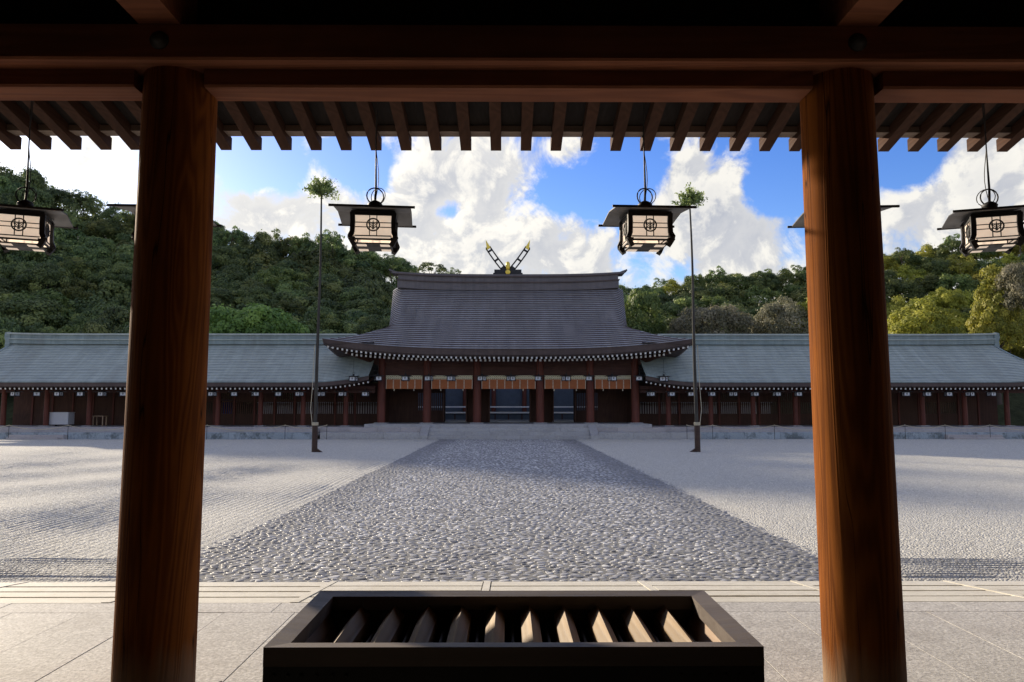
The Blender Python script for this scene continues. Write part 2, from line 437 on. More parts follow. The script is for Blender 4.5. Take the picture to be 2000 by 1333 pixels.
M['gravel'] = mk_gravel(); M['cobble'] = mk_cobble(); M['mortar'] = mk_mortar()
M['roof_dark'] = mk_roof('dark_shingle_roof', (0.168, 0.170, 0.172), (0.305, 0.306, 0.310), 0.5, 0.5, (0.205, 0.195, 0.198), (0.14, 0.13, 0.13))
M['roof_trim'] = mk_roof('dark_roof_trim', (0.085, 0.075, 0.08), (0.15, 0.135, 0.14), 0.5, 0.5, (0.12, 0.095, 0.09), (0.07, 0.06, 0.06))
M['eave_face'] = mk_roof('bark_eave_face', (0.085, 0.062, 0.058), (0.125, 0.094, 0.086), 0.7, 0.3, (0.07, 0.05, 0.045), (0.08, 0.06, 0.055))
M['roof_green'] = mk_roof('patina_copper_roof', (0.325, 0.365, 0.335), (0.47, 0.515, 0.47), 0.55, 0.4, (0.37, 0.41, 0.375), (0.27, 0.29, 0.255))
M['trim_green'] = mk_roof('patina_copper_trim', (0.16, 0.215, 0.215), (0.30, 0.37, 0.37), 0.5, 0.4, (0.2, 0.24, 0.235))


def mk_paper():
    m = NT('lantern_paper'); a = m.noise(m.co('Object'), 25, 4, 0.6)
    col = m.mix(a, (0.88, 0.76, 0.64), (0.95, 0.87, 0.78))
    d = m.n('ShaderNodeBsdfDiffuse'); m.l(col, d.inputs[0])
    t = m.n('ShaderNodeBsdfTranslucent'); m.l(col, t.inputs[0])
    x = m.n('ShaderNodeMixShader'); x.inputs[0].default_value = 0.62; m.l(d.outputs[0], x.inputs[1]); m.l(t.outputs[0], x.inputs[2])
    e = m.n('ShaderNodeEmission'); m.l(col, e.inputs[0]); e.inputs[1].default_value = 0.10      # lit from within
    ad = m.n('ShaderNodeAddShader'); m.l(x.outputs[0], ad.inputs[0]); m.l(e.outputs[0], ad.inputs[1])
    m.l(ad.outputs[0], m.out.inputs[0]); return m.m


M['paper'] = mk_paper()
M['milk'] = mk_plain('milk_glass', (0.72, 0.74, 0.78), 0.35, var=0.06)


def mk_leaf(name, c0, c1, c2, trans=0.42):
    m = NT(name); at = m.n('ShaderNodeAttribute', attribute_name='tint'); oi = m.n('ShaderNodeObjectInfo')
    col = m.ramp(at.outputs['Fac'], [(0.0, c0), (0.5, c1), (1.0, c2)])
    hs = m.n('ShaderNodeHueSaturation'); m.l(col, hs.inputs['Color'])
    m.l(m.rng(oi.outputs['Random'], 0, 1, 0.482, 0.515), hs.inputs['Hue']); m.l(m.rng(oi.outputs['Random'], 0, 1, 0.72, 1.25), hs.inputs['Value'])
    p = m.b; m.l(hs.outputs[0], p.inputs['Base Color']); p.inputs['Roughness'].default_value = 0.55; p.inputs['Specular IOR Level'].default_value = 0.35
    t = m.n('ShaderNodeBsdfTranslucent'); m.l(hs.outputs[0], t.inputs[0])
    x = m.n('ShaderNodeMixShader'); x.inputs[0].default_value = trans; m.l(p.outputs[0], x.inputs[1]); m.l(t.outputs[0], x.inputs[2])
    m.l(x.outputs[0], m.out.inputs[0]); return m.m


M['leaf_dark'] = mk_leaf('evergreen_leaf', (0.060, 0.10, 0.040), (0.165, 0.225, 0.08), (0.34, 0.395, 0.125))
M['leaf_fresh'] = mk_leaf('fresh_green_leaf', (0.11, 0.19, 0.045), (0.20, 0.32, 0.07), (0.32, 0.45, 0.11))
M['leaf_yellow'] = mk_leaf('yellow_green_leaf', (0.16, 0.18, 0.030), (0.34, 0.34, 0.05), (0.52, 0.49, 0.085))
M['leaf_grey'] = mk_leaf('grey_green_leaf', (0.15, 0.155, 0.085), (0.29, 0.285, 0.165), (0.46, 0.43, 0.28))
M['leaf_mid'] = mk_leaf('mid_green_leaf', (0.060, 0.095, 0.027), (0.135, 0.175, 0.048), (0.26, 0.28, 0.08))


def mk_blind():
    m = NT('split_bamboo_blind'); p = m.co('Object')
    sp = m.n('ShaderNodeSeparateXYZ'); m.l(p, sp.inputs[0])
    s = m.math('SINE', m.math('MULTIPLY', sp.outputs[2], 260.0)); a = m.noise(p, 6, 4, 0.6)
    col = m.mix(m.rng(s, -1, 1), (0.36, 0.105, 0.035), (0.58, 0.20, 0.07))
    col = m.mix(m.rng(a, 0.4, 0.7, 0, 0.3), col, (0.28, 0.08, 0.03))
    return m.fin(col, 0.6, 0, 0.3)


def mk_brocade():
    m = NT('gold_brocade'); p = m.co('Object', (5.2, 1, 5.2))
    v = m.n('ShaderNodeTexVoronoi'); v.inputs['Scale'].default_value = 1.6; m.l(p, v.inputs['Vector']); v.inputs['Randomness'].default_value = 0.15
    r = m.math('SINE', m.math('MULTIPLY', v.outputs['Distance'], 16.0))
    col = m.mix(m.rng(r, -0.2, 0.4), (0.34, 0.27, 0.13), (0.86, 0.79, 0.56))
    return m.fin(col, 0.55, 0, 0.3)


M['blind'] = mk_blind(); M['brocade'] = mk_brocade()
M['cord'] = mk_plain('cream_cord', (0.72, 0.66, 0.52), 0.8, var=0.2, scale=40)


def mk_ground():
    m = NT('forest_floor'); p = m.pos(); a = m.noise(p, 1.5, 6, 0.65); b = m.noise(p, 0.15, 4)
    col = m.mix(m.rng(a, 0.3, 0.7), (0.022, 0.026, 0.012), (0.055, 0.060, 0.028))
    m.bump(a, 0.8, 0.3); return m.fin(col, 0.95, 0, 0.1)


M['forest'] = mk_ground()
M['earth'] = mk_stone('packed_earth', (0.30, 0.28, 0.25), (0.42, 0.40, 0.37), speck=20)

# ------------------------------------------------------------------ ground, gravel, path
g = MB(); g.add([(-600, -200, -0.03), (600, -200, -0.03), (600, 900, -0.03), (-600, 900, -0.03)], [(0, 1, 2, 3)])
tag(g.build('ground', M['earth']), 'flat packed earth ground under and around the shrine', None, None, 'structure')
PATH_W, Y0, Y1 = 3.82, 7.70, 40.72


def gravel_sheet(name, xs, ys, zf, label):
    X, Y = np.meshgrid(xs, ys); Z = zf(X, Y)
    v = np.stack([X, Y, Z], -1).reshape(-1, 3); nx, ny = len(xs), len(ys)
    i = np.arange(ny - 1)[:, None] * nx + np.arange(nx - 1)[None, :]
    f = np.stack([i, i + 1, i + nx + 1, i + nx], -1).reshape(-1, 4)
    me = bpy.data.meshes.new(name); me.from_pydata(v.tolist(), [], f.tolist()); me.materials.append(M['gravel'])
    me.polygons.foreach_set('use_smooth', [True] * len(me.polygons)); me.update()
    return tag(link(name, me), label, None, None, 'structure')


def wob(x, y, k=1.0):
    return np.sin(x * 1.7 + 2.1 * np.sin(y * 0.37)) * np.sin(y * 0.9 + 1.3 * np.sin(x * 0.6)) * k


YS = np.arange(8.72, 40.9, 0.55); STEP = 0.15


EDGE = lambda X: np.clip((np.abs(X) - PATH_W + 0.22) / 0.45, 0, 1)


def zl(X, Y):   # raked lengthwise, worn and broken here and there
    ph = 2 * np.pi * (X + 0.022 * np.sin(Y * 0.8 + X * 0.3) + 0.012 * np.sin(Y * 2.9 + X * 1.7)) / 0.125
    amp = 0.0125 * np.clip((36.0 - Y) / 14, 0.12, 1) * np.clip(0.75 + 0.6 * wob(X * 0.7 + 3, Y * 0.5), 0.15, 1.2)
    return 0.003 + EDGE(X) * (0.024 + amp * np.sin(ph) + wob(X, Y, 0.006) + wob(X * 7, Y * 5, 0.003))


gravel_sheet('gravel_bed', np.concatenate([np.arange(-31, -17, 0.035), np.arange(-17, -PATH_W + 0.24, 0.0262)]), YS, zl, 'white gravel raked lengthwise, left of the cobbled path')


def zr(X, Y): return 0.003 + EDGE(X) * (0.024 + wob(X * 3, Y * 3, 0.006) + wob(X * 11, Y * 9, 0.004))


gravel_sheet('gravel_bed', np.concatenate([np.arange(PATH_W - 0.23, 16, 0.12), np.arange(16, 31, 0.4)]), np.arange(8.72, 40.9, 0.2), zr, 'loose white gravel, right of the cobbled path')


def zc(X, Y):   # crosswise ridges beside the drain
    ph = 2 * np.pi * (Y + 0.03 * np.sin(X * 1.1)) / 0.105
    return 0.003 + EDGE(X) * (0.026 + 0.011 * np.sin(ph) * np.clip(0.8 + wob(X * 1.3, Y * 4, 0.5), .3, 1.2) + wob(X * 2, Y * 2, 0.005)) * np.clip((Y - 7.66) / .2, 0, 1) + 0.008


for x0, x1, lab in ((-16, -PATH_W + 0.23, 'band of gravel raked crosswise beside the drain, left of the path'), (PATH_W - 0.23, 16, 'band of gravel raked crosswise beside the drain, right of the path')):
    gravel_sheet('raked_gravel_band', np.arange(x0, x1 + 0.01, 0.14), np.linspace(7.665, 8.72, 60), zc, lab)

path = thing('stone_path', 'broad path of grey river cobbles running to the hall steps', None, (0, Y0, 0)); path['kind'] = 'structure'


def pchild(o):   # keep world coordinates for a child of a base Empty
    o.matrix_parent_inverse = Matrix.Translation(o.parent.location).inverted(); return o


b = MB(); b.add([(-PATH_W - 0.1, Y0, 0.006), (PATH_W + 0.1, Y0, 0.006), (PATH_W + 0.1, Y1, 0.006), (-PATH_W - 0.1, Y1, 0.006)], [(0, 1, 2, 3)])
pchild(b.build('mortar_bed', M['mortar'], path))


def stone_shape(seed, rings=3, n=8):
    r = random.Random(seed); v = []; f = []
    prof = [(1.0, 0.0), (0.95, 0.55), (0.72, 0.93)] if rings == 3 else [(1.0, 0.0), (0.80, 0.85)]
    jit = [r.uniform(0.82, 1.08) for _ in range(n)]
    for (rr, z) in prof:
        for i in range(n):
            a = 2 * math.pi * i / n; v.append((rr * jit[i] * math.cos(a), rr * jit[i] * math.sin(a), z + (r.uniform(-.07, .07) if z > 0 else 0)))
    v.append((r.uniform(-.15, .15), r.uniform(-.15, .15), 1.0)); t = len(v) - 1
    for k in range(len(prof) - 1):
        for i in range(n):
            j = (i + 1) % n; f.append((k * n + i, k * n + j, (k + 1) * n + j)); f.append((k * n + i, (k + 1) * n + j, (k + 1) * n + i))
    k = len(prof) - 1
    for i in range(n): f.append((k * n + i, k * n + (i + 1) % n, t))
    return np.array(v), np.array(f)


def cobbles():
    rs = np.random.RandomState(5); P = []
    y = Y0 + 0.05; row = 0
    while y < Y1 - 0.03:
        grow = 1.0 if y < 22 else 1.12
        x = -PATH_W + rs.uniform(-.22, 0.22)
        while x < PATH_W + rs.uniform(-.25, .2):
            w = (0.055 + 0.115 * rs.beta(1.6, 2.2)) * grow
            P.append((x + w / 2, y + rs.uniform(-.018, .018), w / 2 * rs.uniform(.9, 1.0), 0.043 * grow * rs.uniform(.72, 1.12), rs.uniform(-.35, .35), rs.uniform(0.005, 0.013)))
            x += w + rs.uniform(0.0, 0.016)
        y += 0.079 * grow; row += 1
    P = np.array(P)
    edge = np.clip((np.abs(P[:, 0]) - (PATH_W - 1.25)) / 0.7, 0, 1)
    tint = np.clip(rs.beta(2.2, 1.25, len(P)) * (1 - 0.34 * edge) + 0.06, 0.02, 1.0)
    order = np.argsort(P[:, 1] + 0.015 * np.abs(P[:, 0])); near, rest = order[:300], order[300:]
    meshes = {}
    for k in near:
        q = int(tint[k] * 9.99); key = (q, rs.randint(3))
        if key not in meshes:
            v, f = stone_shape(key[0] * 7 + key[1] + 1)
            me = bpy.data.meshes.new('cobble'); me.from_pydata(v.tolist(), [], f.tolist()); me.materials.append(M['cobble'])
            at = me.attributes.new('tint', 'FLOAT', 'POINT'); at.data.foreach_set('value', [q / 10 + .05] * len(v))
            me.polygons.foreach_set('use_smooth', [True] * len(me.polygons)); meshes[key] = me
        x, y, a, bb, r, h = P[k]
        o = link('cobble', meshes[key], path, (x, y, 0.002), (rs.uniform(-.12, .12), rs.uniform(-.12, .12), r), (a, bb, h)); pchild(o)
    VV, FF, TT = [], [], []; off = 0
    shp = [stone_shape(100 + i) for i in range(10)]; shl = [stone_shape(200 + i, 2, 6) for i in range(10)]
    for k in rest:
        x, y, a, bb, r, h = P[k]; v, f = (shp if y < 17 else shl)[rs.randint(10)]
        t1, t2 = rs.uniform(-.12, .12, 2)
        px, py, pz = v[:, 0] * a, v[:, 1] * bb, v[:, 2] * h
        pz = pz + px * t1 + py * t2; c, s_ = math.cos(r), math.sin(r)
        VV.append(np.stack([px * c - py * s_ + x, px * s_ + py * c + y, pz + 0.002], -1)); FF.append(f + off); TT.append(np.full(len(v), tint[k])); off += len(v)
    V = np.concatenate(VV); F = np.concatenate(FF); T = np.concatenate(TT)
    o = fast_mesh('cobbles', V, F, M['cobble'], T, True); o.parent = path; pchild(o); o['kind'] = 'stuff'


def fast_mesh(name, V, F, mat, tint=None, smooth=False, do_link=True):
    k = F.shape[1]; me = bpy.data.meshes.new(name); me.vertices.add(len(V)); me.vertices.foreach_set('co', np.asarray(V, dtype=np.float32).ravel())
    me.loops.add(F.size); me.loops.foreach_set('vertex_index', F.astype(np.int32).ravel()); me.polygons.add(len(F))
    me.polygons.foreach_set('loop_start', np.arange(0, F.size, k, dtype=np.int32)); me.polygons.foreach_set('loop_total', np.full(len(F), k, dtype=np.int32))
    if smooth: me.polygons.foreach_set('use_smooth', np.ones(len(F), dtype=bool))
    me.materials.append(mat); me.update(calc_edges=True)
    if tint is not None:
        at = me.attributes.new('tint', 'FLOAT', 'POINT'); at.data.foreach_set('value', np.asarray(tint, dtype=np.float32))
    return link(name, me) if do_link else me


cobbles()

# paving of the front hall: granite slabs with open joints
FL = 0.17
pav = thing('paving', 'pale granite slabs paving the floor of the front hall', None, (0, 6.2, 0)); pav['kind'] = 'structure'
b = MB(); b.box(-14, 14, -7.0, 6.262, -0.02, FL - 0.012); pchild(b.build('joint_bed', M['joint'], pav))
rows = [(5.985, 6.27, 1.1, 0.35), (4.325, 5.98, 0.55, -0.01), (4.05, 4.32, 0.55, 0.26), (2.665, 4.045, 0.55, 0.26), (1.0, 2.66, 0.55, -0.01)]
for (ya, yb, w, off) in rows:
    k = -int(7 / w) - 1
    while k * w + off < 6.5:
        x0 = k * w + off
        s_ = MB(); s_.box(x0 + 0.002, x0 + w - 0.002, ya + 0.002, yb - 0.002, FL - 0.05, FL + rnd.uniform(-.0012, .0012), b=0.0012)
        pchild(s_.build('slab', M['paving'] if yb > 4.0 and ya > 4 else M['floor_bounce_cut'], pav)); k += 1  # inner rows out of view get the darkened floor to cut bounce
for x0 in (-14, -8.25): pass
b = MB(); b.box(-14, 14, -7, 0.998, FL - 0.05, FL - 0.001); pchild(b.build('rear_floor', M['floor_bounce_cut'], pav))

# sloping stone gutter strip along the eaves
dr = thing('drain_strip', 'sloping strip of long cream stone bars along the drip line', None, (0, 6.9, 0)); dr['kind'] = 'structure'


def zd(y): return FL - (y - 6.275) * (FL - 0.015) / 1.42


b = MB(); b.hexa([(-14, 6.272, -.02), (14, 6.272, -.02), (14, 7.695, -.02), (-14, 7.695, -.02), (-14, 6.272, zd(6.272) - .03), (14, 6.272, zd(6.272) - .03), (14, 7.695, zd(7.695) - .03), (-14, 7.695, zd(7.695) - .03)])
pchild(b.build('gutter_bed', M['joint'], dr))
ny = 4; seg = 1.55; k = -6
while k < 6:
    x0 = -0.2 + k * seg; x1 = x0 + seg
    for j in range(ny):
        ya = 6.28 + j * 0.353; yb = ya + 0.353 - (0.045 if j < 3 else 0.012)
        e = 0.045
        jz = rnd.uniform(-.003, .003)
        c = [(x0 + e, ya, zd(ya) - .05), (x1 - e, ya, zd(ya) - .05), (x1 - e, yb, zd(yb) - .05), (x0 + e, yb, zd(yb) - .05),
             (x0 + e, ya + .004, zd(ya) + jz), (x1 - e, ya + .004, zd(ya) + jz), (x1 - e, yb - .004, zd(yb) + jz), (x0 + e, yb - .004, zd(yb) + jz)]
        q = MB(); q.hexa(c); pchild(q.build('bar', M['drain'], dr))
    q = MB(); w = 0.034
    c = [(x0 - w, 6.278, zd(6.278) - .05), (x0 + w, 6.278, zd(6.278) - .05), (x0 + w, 7.69, zd(7.69) - .05), (x0 - w, 7.69, zd(7.69) - .05),
         (x0 - w, 6.278, zd(6.278) + .004), (x0 + w, 6.278, zd(6.278) + .004), (x0 + w, 7.69, zd(7.69) + .004), (x0 - w, 7.69, zd(7.69) + .004)]
    q.hexa(c); pchild(q.build('cross_bar', M['drain'], dr))
    k += 1

# ------------------------------------------------------------------ front hall (the photographer stands in it)
fh = thing('front_hall', 'dark timber hall with round posts and raftered eave framing the courtyard', 'hall', (0, 4.25, 0))
BZ = CAM_Z + 1.919                                     # underside of the plate beam
CY = 4.25


def col_mesh(x, lean):
    o = MB(); n = 40; H = BZ + 0.01 - FL
    prof = []
    for i in range(24):
        t = i / 23; prof.append((0.212 - 0.010 * t ** 1.5, FL + H * t))
    o.lathe(prof, n, (0, 0, 0)); o.v = [(x + vx + lean * (vz - FL) / H, CY + vy, vz) for vx, vy, vz in o.v]
    return o


for x, le in ((-1.946, 0.018), (1.979, -0.03), (-5.9, 0), (5.9, 0)):
    c = pchild(col_mesh(x, le).build('column', M['column'], fh, angle=40))
    if x == 1.979: c['label'] = 'post lit orange down its courtyard side'
def longbeam(name, y0, y1, z0, z1, mat, x0=-11, x1=11, ch=0.012):
    o = MB(); pr = [(y0 + ch, z0), (y1 - ch, z0), (y1, z0 + ch), (y1, z1), (y0, z1), (y0, z0 + ch)]
    vs = [(x0, a, z) for a, z in pr] + [(x1, a, z) for a, z in pr]; n = len(pr)
    o.add(vs, [(i, (i + 1) % n, n + (i + 1) % n, n + i) for i in range(n)] + [tuple(reversed(range(n))), tuple(range(n, 2 * n))])
    return pchild(o.build(name, mat, fh))


longbeam('plate_beam', 3.965, 4.46, BZ, BZ + 0.20, M['beam'])
for xa, xb in ((-5.70, -2.13), (-1.73, 1.75), (2.155, 5.70)):
    longbeam('tie_beam', 4.095, 4.31, BZ - 0.100, BZ - 0.002, M['beam'], xa, xb)
longbeam('eave_purlin', 4.05, 4.35, BZ + 0.50, BZ + 0.78, M['beam'])
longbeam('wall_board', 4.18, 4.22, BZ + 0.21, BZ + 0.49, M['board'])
for x in (-5.9, -1.936, 1.955, 5.9):
    o = MB(); o.box(x - 0.115, x + 0.115, -4.6, 4.40, BZ + 0.203, BZ + 0.47); pchild(o.build('cross_beam', M['beam'], fh))
for x in (-1.93, 1.95):                                 # round nail covers on the beam
    o = MB(); o.lathe([(0.052, 0), (0.05, 0.012), (0.034, 0.02), (0.03, 0.035), (0.012, 0.048), (0.004, 0.05)], 16)
    o.v = [(x + a, 3.965 - c, BZ + 0.105 + b2) for a, b2, c in o.v]; pchild(o.build('nail_cover', M['iron'], fh, smooth=True))
# rafters and roof deck
RSL = 0.234; RY, RZ = 6.30, zat(295, 6.30)


def zraf(y): return RZ + (RY - y) * RSL


me = None
for k in range(-33, 34):
    x = k * 0.2605 - 0.10
    if me is None:
        o = MB(); w = 0.046; hgt = 0.105; yi, yo = 0.2, RY
        o.hexa([(-w, yi, zraf(yi)), (w, yi, zraf(yi)), (w, yo, zraf(yo)), (-w, yo, zraf(yo)), (-w, yi, zraf(yi) + hgt), (w, yi, zraf(yi) + hgt), (w, yo, zraf(yo) + hgt), (-w, yo, zraf(yo) + hgt)])
        me = o.mesh('rafter', M['rafter'])
    pchild(link('rafter', me, fh, (x, 0, 0)))
o = MB(); ya, yb = 0.2, RY - 0.03; e = 0.107
o.hexa([(-9, ya, zraf(ya) + e), (9, ya, zraf(ya) + e), (9, yb, zraf(yb) + e), (-9, yb, zraf(yb) + e), (-9, ya, zraf(ya) + e + .04), (9, ya, zraf(ya) + e + .04), (9, yb, zraf(yb) + e + .04), (-9, yb, zraf(yb) + e + .04)])
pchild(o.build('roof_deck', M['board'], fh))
o = MB(); o.box(-9, 9, RY - 0.20, RY - 0.075, zraf(RY - .1) + 0.073, zraf(RY - .1) + 0.125); pchild(o.build('eave_batten', M['fascia'], fh))
o = MB(); yr = 0.2
for s_ in (1, -1):
    pass
o.hexa([(-9.3, 0.0, zraf(0) + .15), (9.3, 0.0, zraf(0) + .15), (9.3, RY + .10, zraf(RY + .1) + .20), (-9.3, RY + .10, zraf(RY + .1) + .20),
        (-9.3, 0.0, zraf(0) + 1.9), (9.3, 0.0, zraf(0) + 1.9), (9.3, RY + .13, zraf(RY) + .45), (-9.3, RY + .13, zraf(RY) + .45)])
o.hexa([(-9.3, -7.0, zraf(RY) + .20), (9.3, -7.0, zraf(RY) + .20), (9.3, -0.01, zraf(0) + .15), (-9.3, -0.01, zraf(0) + .15),
        (-9.3, -7.0, zraf(RY) + .45), (9.3, -7.0, zraf(RY) + .45), (9.3, -0.01, zraf(0) + 1.9), (-9.3, -0.01, zraf(0) + 1.9)])
pchild(o.build('roof', M['roof_green'], fh))
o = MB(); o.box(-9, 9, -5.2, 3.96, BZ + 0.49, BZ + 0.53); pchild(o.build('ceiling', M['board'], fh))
# unseen rear: columns, plus board walls added behind and beside to keep light out
for x in (-5.9, -1.95, 1.95, 5.9):
    o = MB(); o.lathe([(0.21, FL), (0.2, BZ)], 24, (x, -4.4, 0)); pchild(o.build('column', M['column'], fh, angle=40))
o = MB(); o.box(-9, 9, -4.75, -4.66, FL, BZ + 0.49); pchild(o.build('light_blocking_rear_wall', M['hall_wood'], fh))
for x in (-9.0, 8.9):  # side walls also added, closing the hall so its interior stays dark
    o = MB(); o.box(x, x + 0.1, -4.66, 3.9, FL, BZ + 0.49); pchild(o.build('side_wall', M['hall_wood'], fh))

# ------------------------------------------------------------------ offering box
ob = thing('offering_box', 'long dark wooden offering box with ridged slats across its open top', 'offering box', (0.02, 2.58, FL))
TZ = 0.90; XW = 0.733; YF, YB = -0.335, 0.335            # local: y<0 faces the camera
rim = 0.062
def prism_rim(p_out0, p_out1, p_in0, p_in1, zt, zb, drop):
    o = MB(); c = [(*p_out0, zb), (*p_out1, zb), (*p_in1, zb), (*p_in0, zb), (*p_out0, zt), (*p_out1, zt), (*p_in1, zt - drop), (*p_in0, zt - drop)]
    return o.hexa(c)


OW = [(-XW, YF), (XW, YF), (XW, YB), (-XW, YB)]; IW = [(-XW + rim, YF + rim), (XW - rim, YF + rim), (XW - rim, YB - rim), (-XW + rim, YB - rim)]
for i in range(4):
    j = (i + 1) % 4
    prism_rim(OW[i], OW[j], IW[i], IW[j], TZ, TZ - 0.055, 0.006).build('rim', M['box_rim'] if i != 0 else M['box_rim'], ob)
for (x0, x1, y0, y1, mt, nm) in ((-XW + .012, XW - .012, YF + .012, YF + .045, 'box', 'front_panel'), (-XW + .012, XW - .012, YB - .045, YB - .012, 'box', 'back_panel'),
                                 (-XW + .012, -XW + .045, YF + .046, YB - .046, 'box_side', 'side_panel'), (XW - .045, XW - .012, YF + .046, YB - .046, 'box_side', 'side_panel')):
    o = MB(); o.box(x0, x1, y0, y1, 0.06, TZ - 0.056); o.build(nm, M[mt], ob)
for s_ in (-1, 1):                                        # chute boards inside the mouth
    o = MB(); x0 = s_ * (XW - .047); x1 = s_ * (XW - .13)
    o.add([(x0, YF + .05, TZ - .06), (x0, YB - .05, TZ - .06), (x1, YB - .05, TZ - .20), (x1, YF + .05, TZ - .20), (x0, YF + .05, TZ - .22), (x0, YB - .05, TZ - .22)],
          [(0, 1, 2, 3), (0, 3, 4), (1, 5, 2), (3, 2, 5, 4), (0, 4, 5, 1)]); o.build('chute_board', M['box_side'], ob)
ns = 10; pitch_s = 0.1255
sm = None; tm = None
for i in range(ns):
    x = (i - (ns - 1) / 2) * pitch_s
    if sm is None:
        o = MB(); w = 0.033; ya, yb = YF + .05, YB - .05
        pr = [(-w, -.09), (w, -.09), (w, -.034), (0, 0), (-w, -.034)]
        o.add([(a, ya, z) for a, z in pr] + [(a, yb, z) for a, z in pr], [(i2, (i2 + 1) % 5, 5 + (i2 + 1) % 5, 5 + i2) for i2 in range(5)] + [(4, 3, 2, 1, 0), (5, 6, 7, 8, 9)])
        sm = o.mesh('slat', M['box_slat'])
        o = MB(); o.box(-.006, .006, ya, yb, -.03, 0.0, b=0.003); tm = o.mesh('thin_slat', M['iron'])
    link('slat', sm, ob, (x, 0, TZ - 0.040))
    if i < ns: link('thin_slat', tm, ob, (x + pitch_s / 2 if i < ns - 1 else x + pitch_s / 2, 0, TZ - 0.105))
o = MB(); o.box(-XW + .05, XW - .05, YF + .05, YB - .05, 0.30, 0.32); o.build('inner_floor', M['lacquer'], ob)
o = MB(); o.box(-XW - .015, XW + .015, YF - .015, YB + .015, 0.0, 0.06, b=.008); o.build('plinth', M['box'], ob)
o = MB(); o.box(-XW + .0, XW - .0, YF + .002, YF + .011, TZ - .32, TZ - .056); o.build('metal_band', M['lacquer'], ob)
nm_ = None
for k, xx in enumerate([-.70, -.66, -.62, -.575, -.53, -.49, .70, .66, .62, .575, .53, .49]):
    for zz_ in ((TZ - .08,) if k % 3 else (TZ - .08, TZ - .14)):
        if nm_ is None:
            o = MB(); o.lathe([(0.006, 0), (0.005, 0.003), (0.0015, 0.004)], 8); o.v = [(a, -c, b2) for a, b2, c in o.v]; nm_ = o.mesh('nail', M['iron'], True)
        link('nail', nm_, ob, (xx, YF + .001, zz_))

# a dark wedge lying by the left post
o = MB(); o.add([(0, 0, 0), (0.20, -0.02, 0), (0.17, 0.26, 0), (0.02, 0.24, 0), (0.01, 0.02, 0.05), (0.16, 0.24, 0.05)], [(3, 2, 1, 0), (0, 1, 5, 4), (1, 2, 5), (2, 3, 4, 5), (3, 0, 4)])
w_ = o.build('wedge', M['box']); w_.location = (-1.78, 4.14, FL + 0.002); tag(w_, 'small dark wooden wedge lying on the slabs beside the shaded post', 'wedge')


